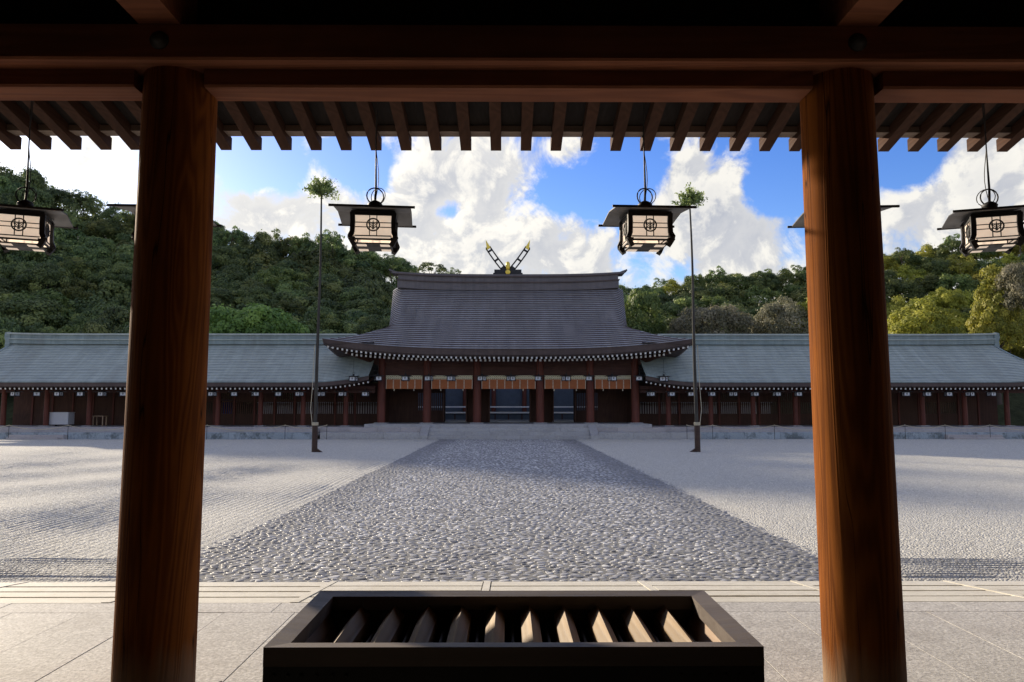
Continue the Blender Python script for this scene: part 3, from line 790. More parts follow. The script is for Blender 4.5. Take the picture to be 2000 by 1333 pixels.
# ------------------------------------------------------------------ hanging lanterns
def lantern(name, label, loc, rz, cable, group, cord_side=1, near=True):
    """local origin: middle of the lantern's underside; cable = length above the ring to where it hangs from"""
    t = thing(name, label, 'lantern', loc, rz, group)
    K = 0.72
    # corner posts, flaring below
    for sx in (-1, 1):
        for sy in (-1, 1):
            o = MB(); p = [(sx * .150, sy * .150, .335), (sx * .147, sy * .147, .24), (sx * .150, sy * .150, .13), (sx * .166, sy * .166, .075), (sx * .150, sy * .150, .035), (sx * .135, sy * .135, .0)]
            p = [(q[0], q[1], q[2] * K) for q in p]
            for a, b2 in zip(p[:-1], p[1:]): o.beam(a, b2, 0.034, 0.034, up=Vector((0, 1, 0)))
            o.box(sx * .150 - .022, sx * .150 + .022, sy * .150 - .022, sy * .150 + .022, .045 * K, .075 * K); o.build('corner_post', M['lacquer'], t)
    # rails and paper panes on four sides
    for q in range(4):
        mt = Matrix.Rotation(q * math.pi / 2, 3, 'Z')
        def rot(ob_): ob_.v = [tuple(mt @ Vector(p)) for p in ob_.v]; return ob_
        o = MB()
        for z, h in ((.322, .03), (.095, .010), (.060, .016)): o.box(-.135, .135, -.152, -.140, K * (z - h / 2), K * (z + h / 2))
        if near:
            for xx in (-.026, .026): o.box(xx - .003, xx + .003, -.151, -.145, .10 * K, .307 * K)
            for zz_ in (.185, .232): o.box(-.135, .135, -.1505, -.1455, zz_ * K - .003, zz_ * K + .003)
        rail = rot(o).build('rails', M['lacquer'], t)
        o = MB(); o.box(-.135, .135, -.144, -.142, .10 * K, .307 * K); rot(o).build('pane', M['paper'] if near else M['milk'], t)
        o = MB(); o.box(-.135, .135, -.146, -.144, .068 * K, .090 * K); rot(o).build('pane', M['paper'] if near else M['milk'], t)
        # crest: ring with upright stem and curving sprays
        o = MB(); cz = .2085 * K; rr = .046
        pts = [(rr * math.cos(a), -.153, cz + rr * math.sin(a)) for a in [2 * math.pi * i / (20 if near else 8) for i in range(20 if near else 8)]]
        o.tube(pts, 0.0058, 5, closed=True)
        if near:
            o.tube([(0, -.152, cz - .035), (0, -.152, cz + .005), (0, -.152, cz + .036)], [.003, .006, .0015], 5)
            o.tube([(-.010, -.152, cz - .033), (0, -.152, cz - .028), (.010, -.152, cz - .033)], .0022, 4)
            for sx in (-1, 1):
                for k, (a0, r1) in enumerate(((0.25, .030), (0.0, .022), (-.3, .014))):
                    pp = [(sx * (.003 + r1 * math.sin(u * 1.9)), -.152, cz - .028 + (.016 * k) + (.052 - .018 * k) * u) for u in (0, .25, .5, .75, 1)]
                    o.tube(pp, [.0022, .003, .003, .0022, .001], 4)
        else:
            o.box(-.012, .012, -.154, -.150, cz - .03, cz + .03)
        rot(o).build('crest', M['lacquer'], t, smooth=True)
    # underside tray
    o = MB(); o.box(-.135, .135, -.135, .135, .012, .020); o.build('tray', M['lacquer'], t)
    if near:
        for sx in (-1, 1):
            for sy in (-1, 1):
                o = MB(); o.box(sx * .085 - .035, sx * .085 + .035, sy * .085 - .03, sy * .085 + .03, .008, .0118); o.build('floor_pane', M['paper'], t)
    # roof: shallow gabled sheet, with wide eaves and end boards
    o = MB(); rx, ry, ze, zr_ = .275, .290, .254, .290
    n = 6
    prof = [(-ry + 2 * ry * i / (2 * n), 0) for i in range(2 * n + 1)]
    top = [(y, ze + (zr_ - ze) * (1 - abs(y) / ry) ** 0.9) for y, _ in prof]
    vs = [(-rx, y, z) for y, z in top] + [(rx, y, z) for y, z in top] + [(-rx, y, z - .008) for y, z in top] + [(rx, y, z - .008) for y, z in top]
    k = len(top); fs = []; 
    for i in range(k - 1): fs += [(i, k + i, k + i + 1, i + 1)]
    o.add(vs, fs, 0)
    fs = [(2 * k + i, 2 * k + i + 1, 3 * k + i + 1, 3 * k + i) for i in range(k - 1)]
    o.mi_tmp = None
    base = len(o.v) - len(vs)
    for f_ in fs: o.f.append(tuple(base + q for q in f_)); o.mi.append(1)
    for i in range(k - 1):
        o.f.append((base + i, base + i + 1, base + 2 * k + i + 1, base + 2 * k + i)); o.mi.append(0)
        o.f.append((base + k + i, base + 3 * k + i, base + 3 * k + i + 1, base + k + i + 1)); o.mi.append(0)
    rf = o.build('roof', [M['lacquer'], M['tin']], t)
    for sy in (-1, 1):
        o = MB(); o.box(-rx - .03, rx + .03, sy * ry - .007, sy * ry + .007, ze - .011, ze + .005); o.build('eave_edge', M['lacquer'], rf)
    o = MB(); o.box(-.16, .16, -.16, .16, .3375 * K, .254); o.build('cornice', M['lacquer'], t)
    # finial: foot, onion knob, rings
    o = MB(); o.lathe([(r_, z_ - .102) for r_, z_ in ((.072, .384), (.066, .396), (.036, .402), (.030, .412), (.052, .430), (.056, .445), (.040, .462), (.012, .476), (.003, .480))], 14); o.build('finial', M['lacquer'], t, smooth=True)
    ring_n = 18 if near else 8
    for k, (a, dx) in enumerate(((0.25, 0), (-0.55, .022 * cord_side))):
        if k and not near: continue
        o = MB(); pts = [(dx + .064 * math.cos(q) * math.cos(a), .064 * math.cos(q) * math.sin(a), .406 + .064 * math.sin(q)) for q in [2 * math.pi * i / ring_n for i in range(ring_n)]]
        o.tube(pts, .0055 if not k else .0035, 5, closed=True); o.build('ring', M['iron'], t, smooth=True)
    # chain rod and electric cord
    zt = .47 + cable
    o = MB(); o.tube([(0, 0, .37), (.004, 0, .47), (.0, 0, .47 + cable * .35), (0, 0, zt)], [.0095, .0085, .005, .004] if near else [.006] * 4, 6); o.build('hanger', M['iron'], t, smooth=True)
    if near:
        o = MB(); pts = []
        for i in range(15):
            u = i / 14; pts.append((cord_side * (.02 * math.sin(u * 9) * (1 - u) + .006), .006, .40 + u * (zt - .40)))
        o.tube(pts, .003, 4); o.build('cord', M['lacquer'], t, smooth=True)
        for dz in (.035, .075):
            o = MB(); o.tube([(.0, 0, zt - dz), (.013 * cord_side, 0, zt - dz + .004), (.018 * cord_side, 0, zt - dz + .012)], .004, 5); o.build('hook', M['iron'], t)
    return t


LY = 5.50
lz = zat(494, 5.62)
near_l = [(-3.63, 21, 'hanging lantern cut off by the edge of the picture, before the wooded hill', 1),
          (-2.56, 3, 'hanging lantern almost wholly hidden behind the shaded post', -1),
          (-1.0, 6, 'black lantern with warm paper panes, beside the leafy mast with the denser, higher tuft', 1),
          (1.04, 3, 'black lantern with paper panes, its roof touching the leafy mast with the looser tuft', 1),
          (2.52, -4, 'hanging lantern mostly hidden behind the sunlit orange post', 1),
          (3.66, -20, 'black paper lantern turned aslant before the yellow-green trees', -1)]
for x, rz, lab, cs in near_l:
    zt = zraf(LY) + 0.10
    lantern('hanging_lantern', lab, (x, LY, lz), R(rz), zt - lz - .47, 'lanterns under the front eave', cs)

# ------------------------------------------------------------------ main hall
HX = 0.05
EY, RYD = 41.60, 50.0                                   # front eave, ridge
EW, VW = 10.45, 7.85                                    # half widths: eave, verge
EZ0 = zat(683, EY); RZT = zat(560, 49.6)
HPZ = 0.80                                              # floor of the hall
hall = thing('worship_hall', 'large shrine hall with sweeping dark roof, crossed gold-tipped finials and hung blinds', 'hall', (HX, 46, 0))


def W_(d):                                              # half width of the front slope at distance d behind the eave
    if d >= 3.1: return 7.2 + 0.62 * (d - 3.1) / 5.3
    return 7.2 + (EW - 7.2) * (1 - d / 3.1) ** 1.45


def zprof(d):
    t = d / (RYD - EY); return EZ0 + (RZT - EZ0) * (0.93 * t + 0.07 * t * t)


def hall_pt(s, d, side=1):
    w = W_(d); x = s * w; ax = abs(x)
    lift = 0.57 * (ax / EW) ** 2.9 * max(0, 1 - d / 3.6)
    drop = 0
    if d > 2.0:
        q = max(0, (ax - (w - 0.7)) / 0.7); drop = 0.34 * q * q * min(1, (d - 2.0) / 2.5)
    bow = 0.10 * (ax / VW) ** 2 * min(1, d / 8.4) if ax < VW + .01 else 0
    y = EY + d if side > 0 else 2 * RYD - EY - d
    return Vector((HX + x, y, zprof(d) + lift - drop + bow))


def stepped(ptf, ncourse, ns, d0, d1, th, mi=0):
    o = MB(); ss = np.linspace(-1, 1, ns)
    ss = np.sign(ss) * (1 - (1 - np.abs(ss)) ** 1.35)
    for i in range(ncourse):
        a = d0 + (d1 - d0) * i / ncourse; b2 = d0 + (d1 - d0) * (i + 1) / ncourse
        base = len(o.v)
        for s_ in ss:
            p = ptf(s_, a); q = ptf(s_, b2); n = Vector((0, -(q.z - p.z) if q.y > p.y else (q.z - p.z), abs(q.y - p.y))).normalized()
            o.v += [tuple(p), tuple(p + n * th), tuple(q + n * 0.004)]
        for k in range(ns - 1):
            c = base + 3 * k
            o.f.append((c, c + 3, c + 4, c + 1)); o.mi.append(1); o.f.append((c + 1, c + 4, c + 5, c + 2)); o.mi.append(mi)
    return o


pchild(stepped(hall_pt, 32, 61, 0.0, RYD - EY, 0.055).build('front_roof', [M['roof_dark'], M['eave_face']], hall, smooth=False))
pchild(stepped(lambda s_, d: hall_pt(s_, d, -1), 32, 31, 0.0, RYD - EY, 0.055).build('back_roof', [M['roof_dark'], M['eave_face']], hall))
# side roofs below the gables, gable walls
for sx in (-1, 1):
    o = MB(); n = 15; rowsN = 9
    for i in range(rowsN):
        d = 3.2 * i / (rowsN - 1)
        pa = hall_pt(sx, d); pb = hall_pt(sx, d, -1)
        for k in range(n):
            t = k / (n - 1); p = pa.lerp(pb, t); e = abs(2 * t - 1)
            p.z = p.z - (1 - e ** 2.9) * 0.55 * max(0, 1 - d / 3.4); o.v.append(tuple(p))
    for i in range(rowsN - 1):
        for k in range(n - 1):
            a = i * n + k; o.f.append((a, a + 1, a + n + 1, a + n) if sx < 0 else (a, a + n, a + n + 1, a + 1)); o.mi.append(0)
    pchild(o.build('side_roof', M['roof_dark'], hall, smooth=True))
    o = MB(); x = HX + sx * 6.85; ds = np.linspace(3.0, RYD - EY, 8)
    for d in ds: o.v.append((x, EY + d, zprof(d) - 0.1))
    for d in ds[::-1]: o.v.append((x, 2 * RYD - EY - d, zprof(d) - 0.1))
    o.f.append(tuple(range(16))); o.mi.append(0); pchild(o.build('gable_wall', M['hall_wood'], hall))
    for sy in (1, -1):                                  # verge boards
        o = MB(); ds = np.linspace(3.5, RYD - EY, 14)
        pts = [hall_pt(sx, d, sy) for d in ds]
        for p in pts: o.v += [(p.x, p.y, p.z + .03), (p.x, p.y, p.z - .34), (p.x - sx * .14, p.y, p.z - .36), (p.x - sx * .14, p.y, p.z + .02)]
        for i in range(len(pts) - 1):
            for k in range(4):
                a = i * 4 + k; b2 = i * 4 + (k + 1) % 4; o.f.append((a, b2, b2 + 4, a + 4)); o.mi.append(0)
        pchild(o.build('verge_board', M['eave_face'], hall))
# thick eave face round the roof and soffit
def eave_band(sy):
    o = MB(); n = 49; ss = np.linspace(-1, 1, n)
    for s_ in ss:
        p = hall_pt(s_, 0, sy); k = 1 - 0.28 * abs(s_) ** 6; sg = 1 if sy > 0 else -1
        o.v += [tuple(p + Vector((0, 0, .055))), (p.x, p.y + sg * .02, p.z), (p.x * (1 - .004 * abs(s_)), p.y + sg * 0.10, p.z - .30 * k), (p.x, p.y + sg * 0.34, p.z - .42 * k), (p.x, p.y + sg * 3.1, p.z - .02 - .30 * abs(s_) ** 3)]
    for i in range(n - 1):
        for k in range(4):
            a = i * 5 + k; o.f.append((a, a + 1, a + 6, a + 5)); o.mi.append(0 if k < 3 else 1)
    return o


for sy in (1, -1): pchild(eave_band(sy).build('eave_face', [M['eave_face'], M['board']], hall, smooth=False))
for sx in (-1, 1):
    o = MB(); n = 21
    for i in range(n):
        t = i / (n - 1); e = abs(2 * t - 1); pa = hall_pt(sx, 0); pb = hall_pt(sx, 0, -1); p = pa.lerp(pb, t); p.z -= (1 - e ** 2.9) * .55; k = 1 - .28 * e ** 6
        o.v += [tuple(p + Vector((0, 0, .055))), tuple(p - Vector((sx * .10, 0, .30 * k))), tuple(p - Vector((sx * .34, 0, .42 * k))), tuple(p - Vector((sx * 2.9, 0, .15)))]
    for i in range(n - 1):
        for k in range(3): a = i * 4 + k; o.f.append((a, a + 1, a + 5, a + 4)); o.mi.append(0)
    pchild(o.build('eave_face', M['eave_face'], hall))
# two tiers of rafters with white painted ends
k = -38
while k <= 38:
    x = k * 0.268; s_ = x / EW; e = hall_pt(s_, 0).z - .42 * (1 - .28 * abs(s_) ** 6)
    o = MB(); yb = 43.9
    o.beam((HX + x, EY + .30, e - .025), (HX + x, yb, e + .16 - .3 * abs(s_) ** 3), 0.10, 0.125, 0, 1); pchild(o.build('rafter', [M['hall_wood'], M['white']], hall))
    if abs(x) < 9.35:
        o = MB(); o.beam((HX + x * .985, EY + 1.05, e - .12 - .16 * abs(s_) ** 3), (HX + x * .985, 44.6, e + .12 - .4 * abs(s_) ** 3), 0.11, 0.13, 0, 1); pchild(o.build('lower_rafter', [M['hall_wood'], M['white']], hall))
    k += 1
for sx in (-1, 1):                                      # hip rafters
    o = MB(); p = hall_pt(sx, 0); o.beam((p.x - sx * .45, p.y + .40, p.z - .36), (HX + sx * 7.6, 44.6, EZ0 - .5), 0.16, 0.22, 0, 1); pchild(o.build('hip_rafter', [M['hall_wood'], M['white']], hall))
    o = MB(); o.beam((p.x - sx * 1.15, p.y + 1.0, p.z - .62), (HX + sx * 7.6, 44.7, EZ0 - .7), 0.16, 0.22, 0, 1); pchild(o.build('hip_rafter', [M['hall_wood'], M['white']], hall))
# ridge: boxed beam in layers, bowed up at the ends
def ridge(z0, z1, hw, hy, mat, name, ext=0.0):
    o = MB(); n = 31
    for i in range(n):
        t = -1 + 2 * i / (n - 1); x = HX + t * (hw + ext); l = 0.20 * abs(t) ** 3.2
        o.v += [(x, RYD - hy, z0 + l), (x, RYD + hy, z0 + l), (x, RYD + hy, z1 + l), (x, RYD - hy, z1 + l)]
    for i in range(n - 1):
        for k in range(4): a = i * 4 + k; b2 = i * 4 + (k + 1) % 4; o.f.append((a, b2, b2 + 4, a + 4)); o.mi.append(0)
    o.f.append((0, 1, 2, 3)); o.f.append(tuple(4 * (n - 1) + q for q in (3, 2, 1, 0))); o.mi += [0, 0]
    return pchild(o.build(name, mat, hall))


RB = RZT - 0.30; RT = zat(539, RYD)
ridge(RB, RB + .50, 7.45, .62, M['roof_trim'], 'ridge_base')
ridge(RB + .502, RB + .57, 7.50, .70, M['eave_face'], 'ridge_moulding')
ridge(RB + .572, RT - .20, 7.42, .55, M['roof_trim'], 'ridge_course')
ridge(RT - .198, RT - .13, 7.55, .66, M['eave_face'], 'ridge_moulding')
ridge(RT - .128, RT, 7.75, .60, M['roof_trim'], 'ridge_cap', 0.1)
for sx in (-1, 1):
    o = MB(); x = HX + sx * 7.56
    o.box(min(x, x + sx * .16), max(x, x + sx * .16), RYD - .78, RYD + .78, RB - .55, RT - .1)
    o.box(min(x, x + sx * .20), max(x, x + sx * .20), RYD - .85, RYD - .62, RB - .75, RB + .1); o.build('ridge_end', M['roof_trim'], hall); pchild(hall.children[-1])
    o = MB(); o.beam((HX + sx * 7.6, RYD, RT + .17), (HX + sx * 8.05, RYD, RT + .34), 0.9, .10); pchild(o.build('ridge_horn', M['roof_trim'], hall))
# crossed finials in the middle of the ridge
cx = HX - 0.02; cz = RT + .03
fin = MB(); fin.box(cx - 1.0, cx + 1.0, RYD - .45, RYD + .45, RT + .002, RT + .12); fin.box(cx - .92, cx + .92, RYD - .38, RYD + .38, RT + .12, RT + .36); pchild(fin.build('finial_base', M['lacquer'], hall))
for sx in (-1, 1):
    # forked blade with two slots
    y = RYD - .22
    pts = [(0.20, .28), (0.62, .82), (1.05, 1.40), (1.34, 1.86)]
    blade = pchild(MB().build('finial_blade', M['lacquer'], hall)) if False else None
    o = MB(); w = .15
    def P2(t):   # gently curved centreline
        return (sx * (0.18 + 1.18 * t ** 1.0), RT + .30 + 1.60 * (0.86 * t + .14 * t * t))
    ts = np.linspace(0, 1, 9)
    L_, R_ = [], []
    for i, t in enumerate(ts):
        p = Vector(P2(t)); q = Vector(P2(min(1, t + .02))) - Vector(P2(max(0, t - .02))); nrm = Vector((-q.y, q.x)).normalized()
        L_.append(p + nrm * w); R_.append(p - nrm * w)
    # rails of the blade either side of the slots, and solid bars between
    for side in (L_, R_):
        for a, b2 in zip(side[:-1], side[1:]):
            o.beam((cx + a.x, y, a.y), (cx + b2.x, y, b2.y), .12, .085, up=Vector((0, 0, 1)))
    for i in (0, 1, 4, 7, 8):
        a, b2 = L_[i], R_[i]; o.beam((cx + a.x, y, a.y), (cx + b2.x, y, b2.y), .12, .22 if i < 2 else .12, up=Vector((0, 0, 1)))
    bl = pchild(o.build('finial_blade', M['lacquer'], hall))
    o = MB(); a, b2 = L_[-1], R_[-1]; d = (Vector(P2(1)) - Vector(P2(.9))).normalized()
    outer = a if abs(a.x) > abs(b2.x) else b2; inner = b2 if outer is a else a
    tip = Vector((outer.x + sx * .03, outer.y + .62)); lo = outer - d * .10; li = inner - d * .10
    pr = [lo, li, inner + d * .12, tip]
    vs = [(cx + p.x, y - .075, p.y) for p in pr] + [(cx + p.x, y + .075, p.y) for p in pr]
    o.add(vs, [(0, 1, 2, 3), (7, 6, 5, 4), (0, 4, 5, 1), (1, 5, 6, 2), (2, 6, 7, 3), (3, 7, 4, 0)]); tip_o = o.build('gold_tip', M['gold'], bl)
    tip_o.matrix_parent_inverse = bl.matrix_parent_inverse.copy() if False else Matrix.Identity(4)
o = MB(); o.lathe([(.13, .30), (.145, .5), (.145, .72), (.12, .84), (.05, .91), (.01, .92)], 16, (cx, RYD - .3, RT)); pchild(o.build('gold_knob', M['gold'], hall, smooth=True))
o = MB(); o.lathe([(.17, 0), (.17, .05), (.13, .07), (.05, .06), (.02, .075)], 20); o.v = [(cx + a, RYD - .46 - c, RT + .16 + b2) for a, b2, c in o.v]; pchild(o.build('gold_disc', M['gold'], hall, smooth=True))
# body: posts, beams, walls
PY = 44.5; colx = [-7.56, -4.85, -1.86, 1.90, 4.90, 7.60]; BT = zat(700, PY)
for x in colx:
    o = MB(); o.lathe([(.245, HPZ + .03), (.235, BT)], 20, (HX + x, PY, 0)); c = pchild(o.build('post', M['hall_post'], hall, angle=40))
    o = MB(); o.box(HX + x - .40, HX + x + .40, PY - .40, PY + .40, HPZ - .02, HPZ + .045, b=.02); pchild(o.build('post_stone', M['granite'], hall))
for nm, z0, z1, y0, y1 in (('head_beam', zat(733, PY) - .02, zat(717, PY), PY - .10, PY + .10), ('top_beam', zat(708, PY), zat(700, PY) + .1, PY - .16, PY + .16), ('infill_board', zat(717, PY) + .002, zat(708, PY) - .002, PY - .03, PY + .03)):
    for xa, xb in zip(colx[:-1], colx[1:]):
        o = MB(); o.box(HX + xa + .20, HX + xb - .20, y0, y1, z0, z1); pchild(o.build(nm, M['hall_beam'], hall))
# rear wall of the porch with lattice, doors and three openings
WY = 47.4
def wall(x0, x1, z0, z1, name='wall_panel', mat='hall_wood', y=WY, th=.12): o = MB(); o.box(HX + x0, HX + x1, y, y + th, z0, z1); return pchild(o.build(name, M[mat], hall))


OPZ = zat(757, WY); BZ0 = HPZ
ops = [(xat(868, WY) , xat(911, WY)), (xat(955, WY), xat(1033, WY)), (xat(1077, WY), xat(1119, WY))]
edges = [-7.6] + [q for p in ops for q in p] + [7.6]
wall(-7.6, 7.6, OPZ, zat(700, WY) + .3)
for i in range(0, len(edges), 2):
    a, b2 = edges[i], edges[i + 1]
    if i in (0, 6):                                     # outer bays: solid dado, barred window
        wall(a, b2, BZ0, zat(802, WY), 'dado'); wall(a, b2, zat(768, WY), OPZ - .002, 'upper_panel')
        n = 30; o = MB()
        for k in range(n): x = HX + a + (b2 - a) * (k + .5) / n; o.box(x - .035, x + .035, WY + .02, WY + .09, zat(802, WY) + .002, zat(768, WY) - .002)
        pchild(o.build('lattice', M['hall_wood'], hall))
        c0, c1 = (a, a + 1.9) if i == 0 else (b2 - 1.9, b2)
        o = MB(); o.box(HX + c0, HX + c1, WY - .06, WY - .01, BZ0, OPZ - .01); pchild(o.build('door_leaf', M['hall_wood'], hall))
    else:
        wall(a, b2, BZ0, OPZ - .002, 'door_leaf')
for a, b2 in ops:                                       # door leaves folded back, thresholds
    for x, sx in ((a, -1), (b2, 1)):
        o = MB(); o.box(HX + x - .03 + sx * .0, HX + x + .03, WY - 1.1, WY - .02, BZ0 + .05, OPZ); pchild(o.build('folded_door', M['hall_wood'], hall))
    o = MB(); o.box(HX + a, HX + b2, WY - .05, WY + .25, BZ0, BZ0 + .10); pchild(o.build('threshold', M['granite'], hall))
o = MB(); o.box(HX - 7.7, HX + 7.7, 44.2, 56.0, zat(700, 44.5) + .02, zat(700, 44.5) + .07); pchild(o.build('ceiling', M['board'], hall))
for sx in (-1, 1):
    o = MB(); x = HX + sx * 7.6; o.box(x - .06, x + .06, PY + .2, 57.0, HPZ, BT); pchild(o.build('side_wall', M['hall_wood'], hall))
o = MB(); o.box(HX - 7.7, HX + 7.7, 42.15, 57.2, 0.3, HPZ - .005); pchild(o.build('floor', M['granite'], hall))

# inner building seen through the doorways
ih = thing('inner_building', 'bluish inner building with white ledges glimpsed through the hall doorways', 'building', (HX, 68, 0))
o = MB(); o.box(HX - 9, HX + 9, 68, 68.3, 0, 7); pchild(o.build('wall', M['inner'], ih))
for z0, z1, y0 in ((zat(807.8, 64), zat(805, 64), 64), (zat(796.5, 66), zat(794, 66), 66), (zat(825, 60.5), zat(822, 60.5), 60.5)):
    o = MB(); o.box(HX - 9, HX + 9, y0, y0 + .5, z0, z1); pchild(o.build('ledge', M['white'], ih))
o = MB(); o.box(HX - 9, HX + 9, 64.1, 67.5, 0.2, zat(808.5, 64.1)); pchild(o.build('base', M['inner'], ih))
for x in np.arange(-8, 8.1, 1.15):
    o = MB(); o.box(HX + x - .05, HX + x + .05, 64.02, 64.08, 0.3, zat(808.5, 64) - .02); pchild(o.build('panel_post', M['hall_wood'], ih))
for x in (-3.9, -1.3, 1.5, 3.4):
    o = MB(); o.lathe([(.2, .5), (.2, 6.4)], 14, (HX + x, 67.7, 0)); pchild(o.build('post', M['hall_post'], ih))
o = MB(); o.box(HX - 10, HX + 10, 67.6, 72, 6.4, 6.8); pchild(o.build('roof', M['roof_green'], ih))

for xa, xb, lab in ((-17.5, -9.0, 'pale plaster wall glimpsed through the barred windows of the left gallery'), (9.0, 18.5, 'pale plaster wall glimpsed through the barred windows of the right gallery')):
    t = thing('added_pale_wall', lab, 'wall', ((xa + xb) / 2, 52.5, 0))  # invented wall, pale so that the gaps between the bars look light
    o = MB(); o.box(xa, xb, 52.4, 52.7, 0, 2.05); pchild(o.build('plaster', M['plaster'], t))
    o = MB(); o.box(xa - .1, xb + .1, 52.2, 52.9, 2.05, 2.2); pchild(o.build('coping', M['roof_green'], t))

# stone platform and steps
pl = thing('stone_platform', 'pale granite platform and steps carrying the large hall', 'platform', (HX, 41.5, 0))
def stones(name, x0, x1, y0, y1, z0, z1, n, mat, parent, b=.012):
    xs = [x0]; 
    for k in range(1, n): xs.append(x0 + (x1 - x0) * (k + rnd.uniform(-.18, .18)) / n)
    xs.append(x1)
    for a, c in zip(xs[:-1], xs[1:]):
        o = MB(); o.box(a + .006, c - .006, y0 + rnd.uniform(0, .004), y1, z0, z1, b=b); pchild(o.build(name, mat, parent))


stones('base_stone', HX - 10.25, HX - 4.85, 40.76, 42.30, -.01, .385, 3, M['granite'], pl)
stones('base_stone', HX + 4.95, HX + 10.55, 40.76, 42.30, -.01, .385, 3, M['granite'], pl)
stones('upper_stone', HX - 8.9, HX - 4.85, 41.95, 43.2, .387, .62, 3, M['plinth'], pl)
stones('upper_stone', HX + 4.95, HX + 8.9, 41.95, 43.2, .387, .62, 3, M['plinth'], pl)
stones('floor_stone', HX - 8.15, HX + 8.15, 42.30, 44.3, .60, HPZ, 9, M['granite'], pl)
for k in range(3): stones('step', HX - 4.40, HX + 4.50, 40.80 + .42 * k, 42.4, .2 * k, .2 * (k + 1) - .002, 5, M['granite'], pl)
for x0 in (-4.85, 4.50):
    o = MB(); o.hexa([(HX + x0, 40.72, 0), (HX + x0 + .45, 40.72, 0), (HX + x0 + .45, 42.29, 0), (HX + x0, 42.29, 0), (HX + x0, 40.72, .23), (HX + x0 + .45, 40.72, .23), (HX + x0 + .45, 42.29, .80), (HX + x0, 42.29, .80)]); pchild(o.build('cheek_stone', M['granite'], pl))

# bamboo blinds between the posts
labs = ['outermost orange bamboo blind at the left end of the hall front', 'orange bamboo blind between the outermost left blind and the middle one', 'widest orange bamboo blind, over the middle doorway of the hall',
        'orange bamboo blind between the middle one and the outermost right blind', 'outermost orange bamboo blind at the right end of the hall front']
BLT, BLB = zat(734, PY - .05), zat(760, PY - .05)
for i in range(5):
    xa, xb = colx[i] + .27, colx[i + 1] - .27; w = xb - xa
    t = thing('bamboo_blind', labs[i], 'blind', (HX + (xa + xb) / 2, PY - .14, BLB), 0, 'blinds along the hall front')
    h = BLT - BLB; hd = .235
    o = MB(); o.box(-w / 2, w / 2, -.012, .012, 0, h - hd); o.build('screen', M['blind'], t)
    o = MB(); o.box(-w / 2, w / 2, -.022, .022, h - hd + .002, h); o.build('header', M['brocade'], t)
    n = 4 if i != 2 else 6
    for k in range(n + 2):
        x = -w / 2 + .02 + (w - .04) * k / (n + 1)
        o = MB(); ww = .016 if k in (0, n + 1) else .030
        z = 0.02
        if k in (0, n + 1): o.box(x - ww, x + ww, -.020, -.0125, 0, h - hd - .002)
        else:
            while z < h - hd - .05: o.box(x - ww, x + ww, -.020, -.0125, z, z + .06); z += .085
        o.build('tassel_strip', M['cord'], t)
    for k in (-.27, .27):
        o = MB(); o.lathe([(.015, -.13), (.035, -.09), (.03, -.02), (.012, 0)], 8, (w * k, -.02, 0)); o.build('tassel', M['cord'], t)


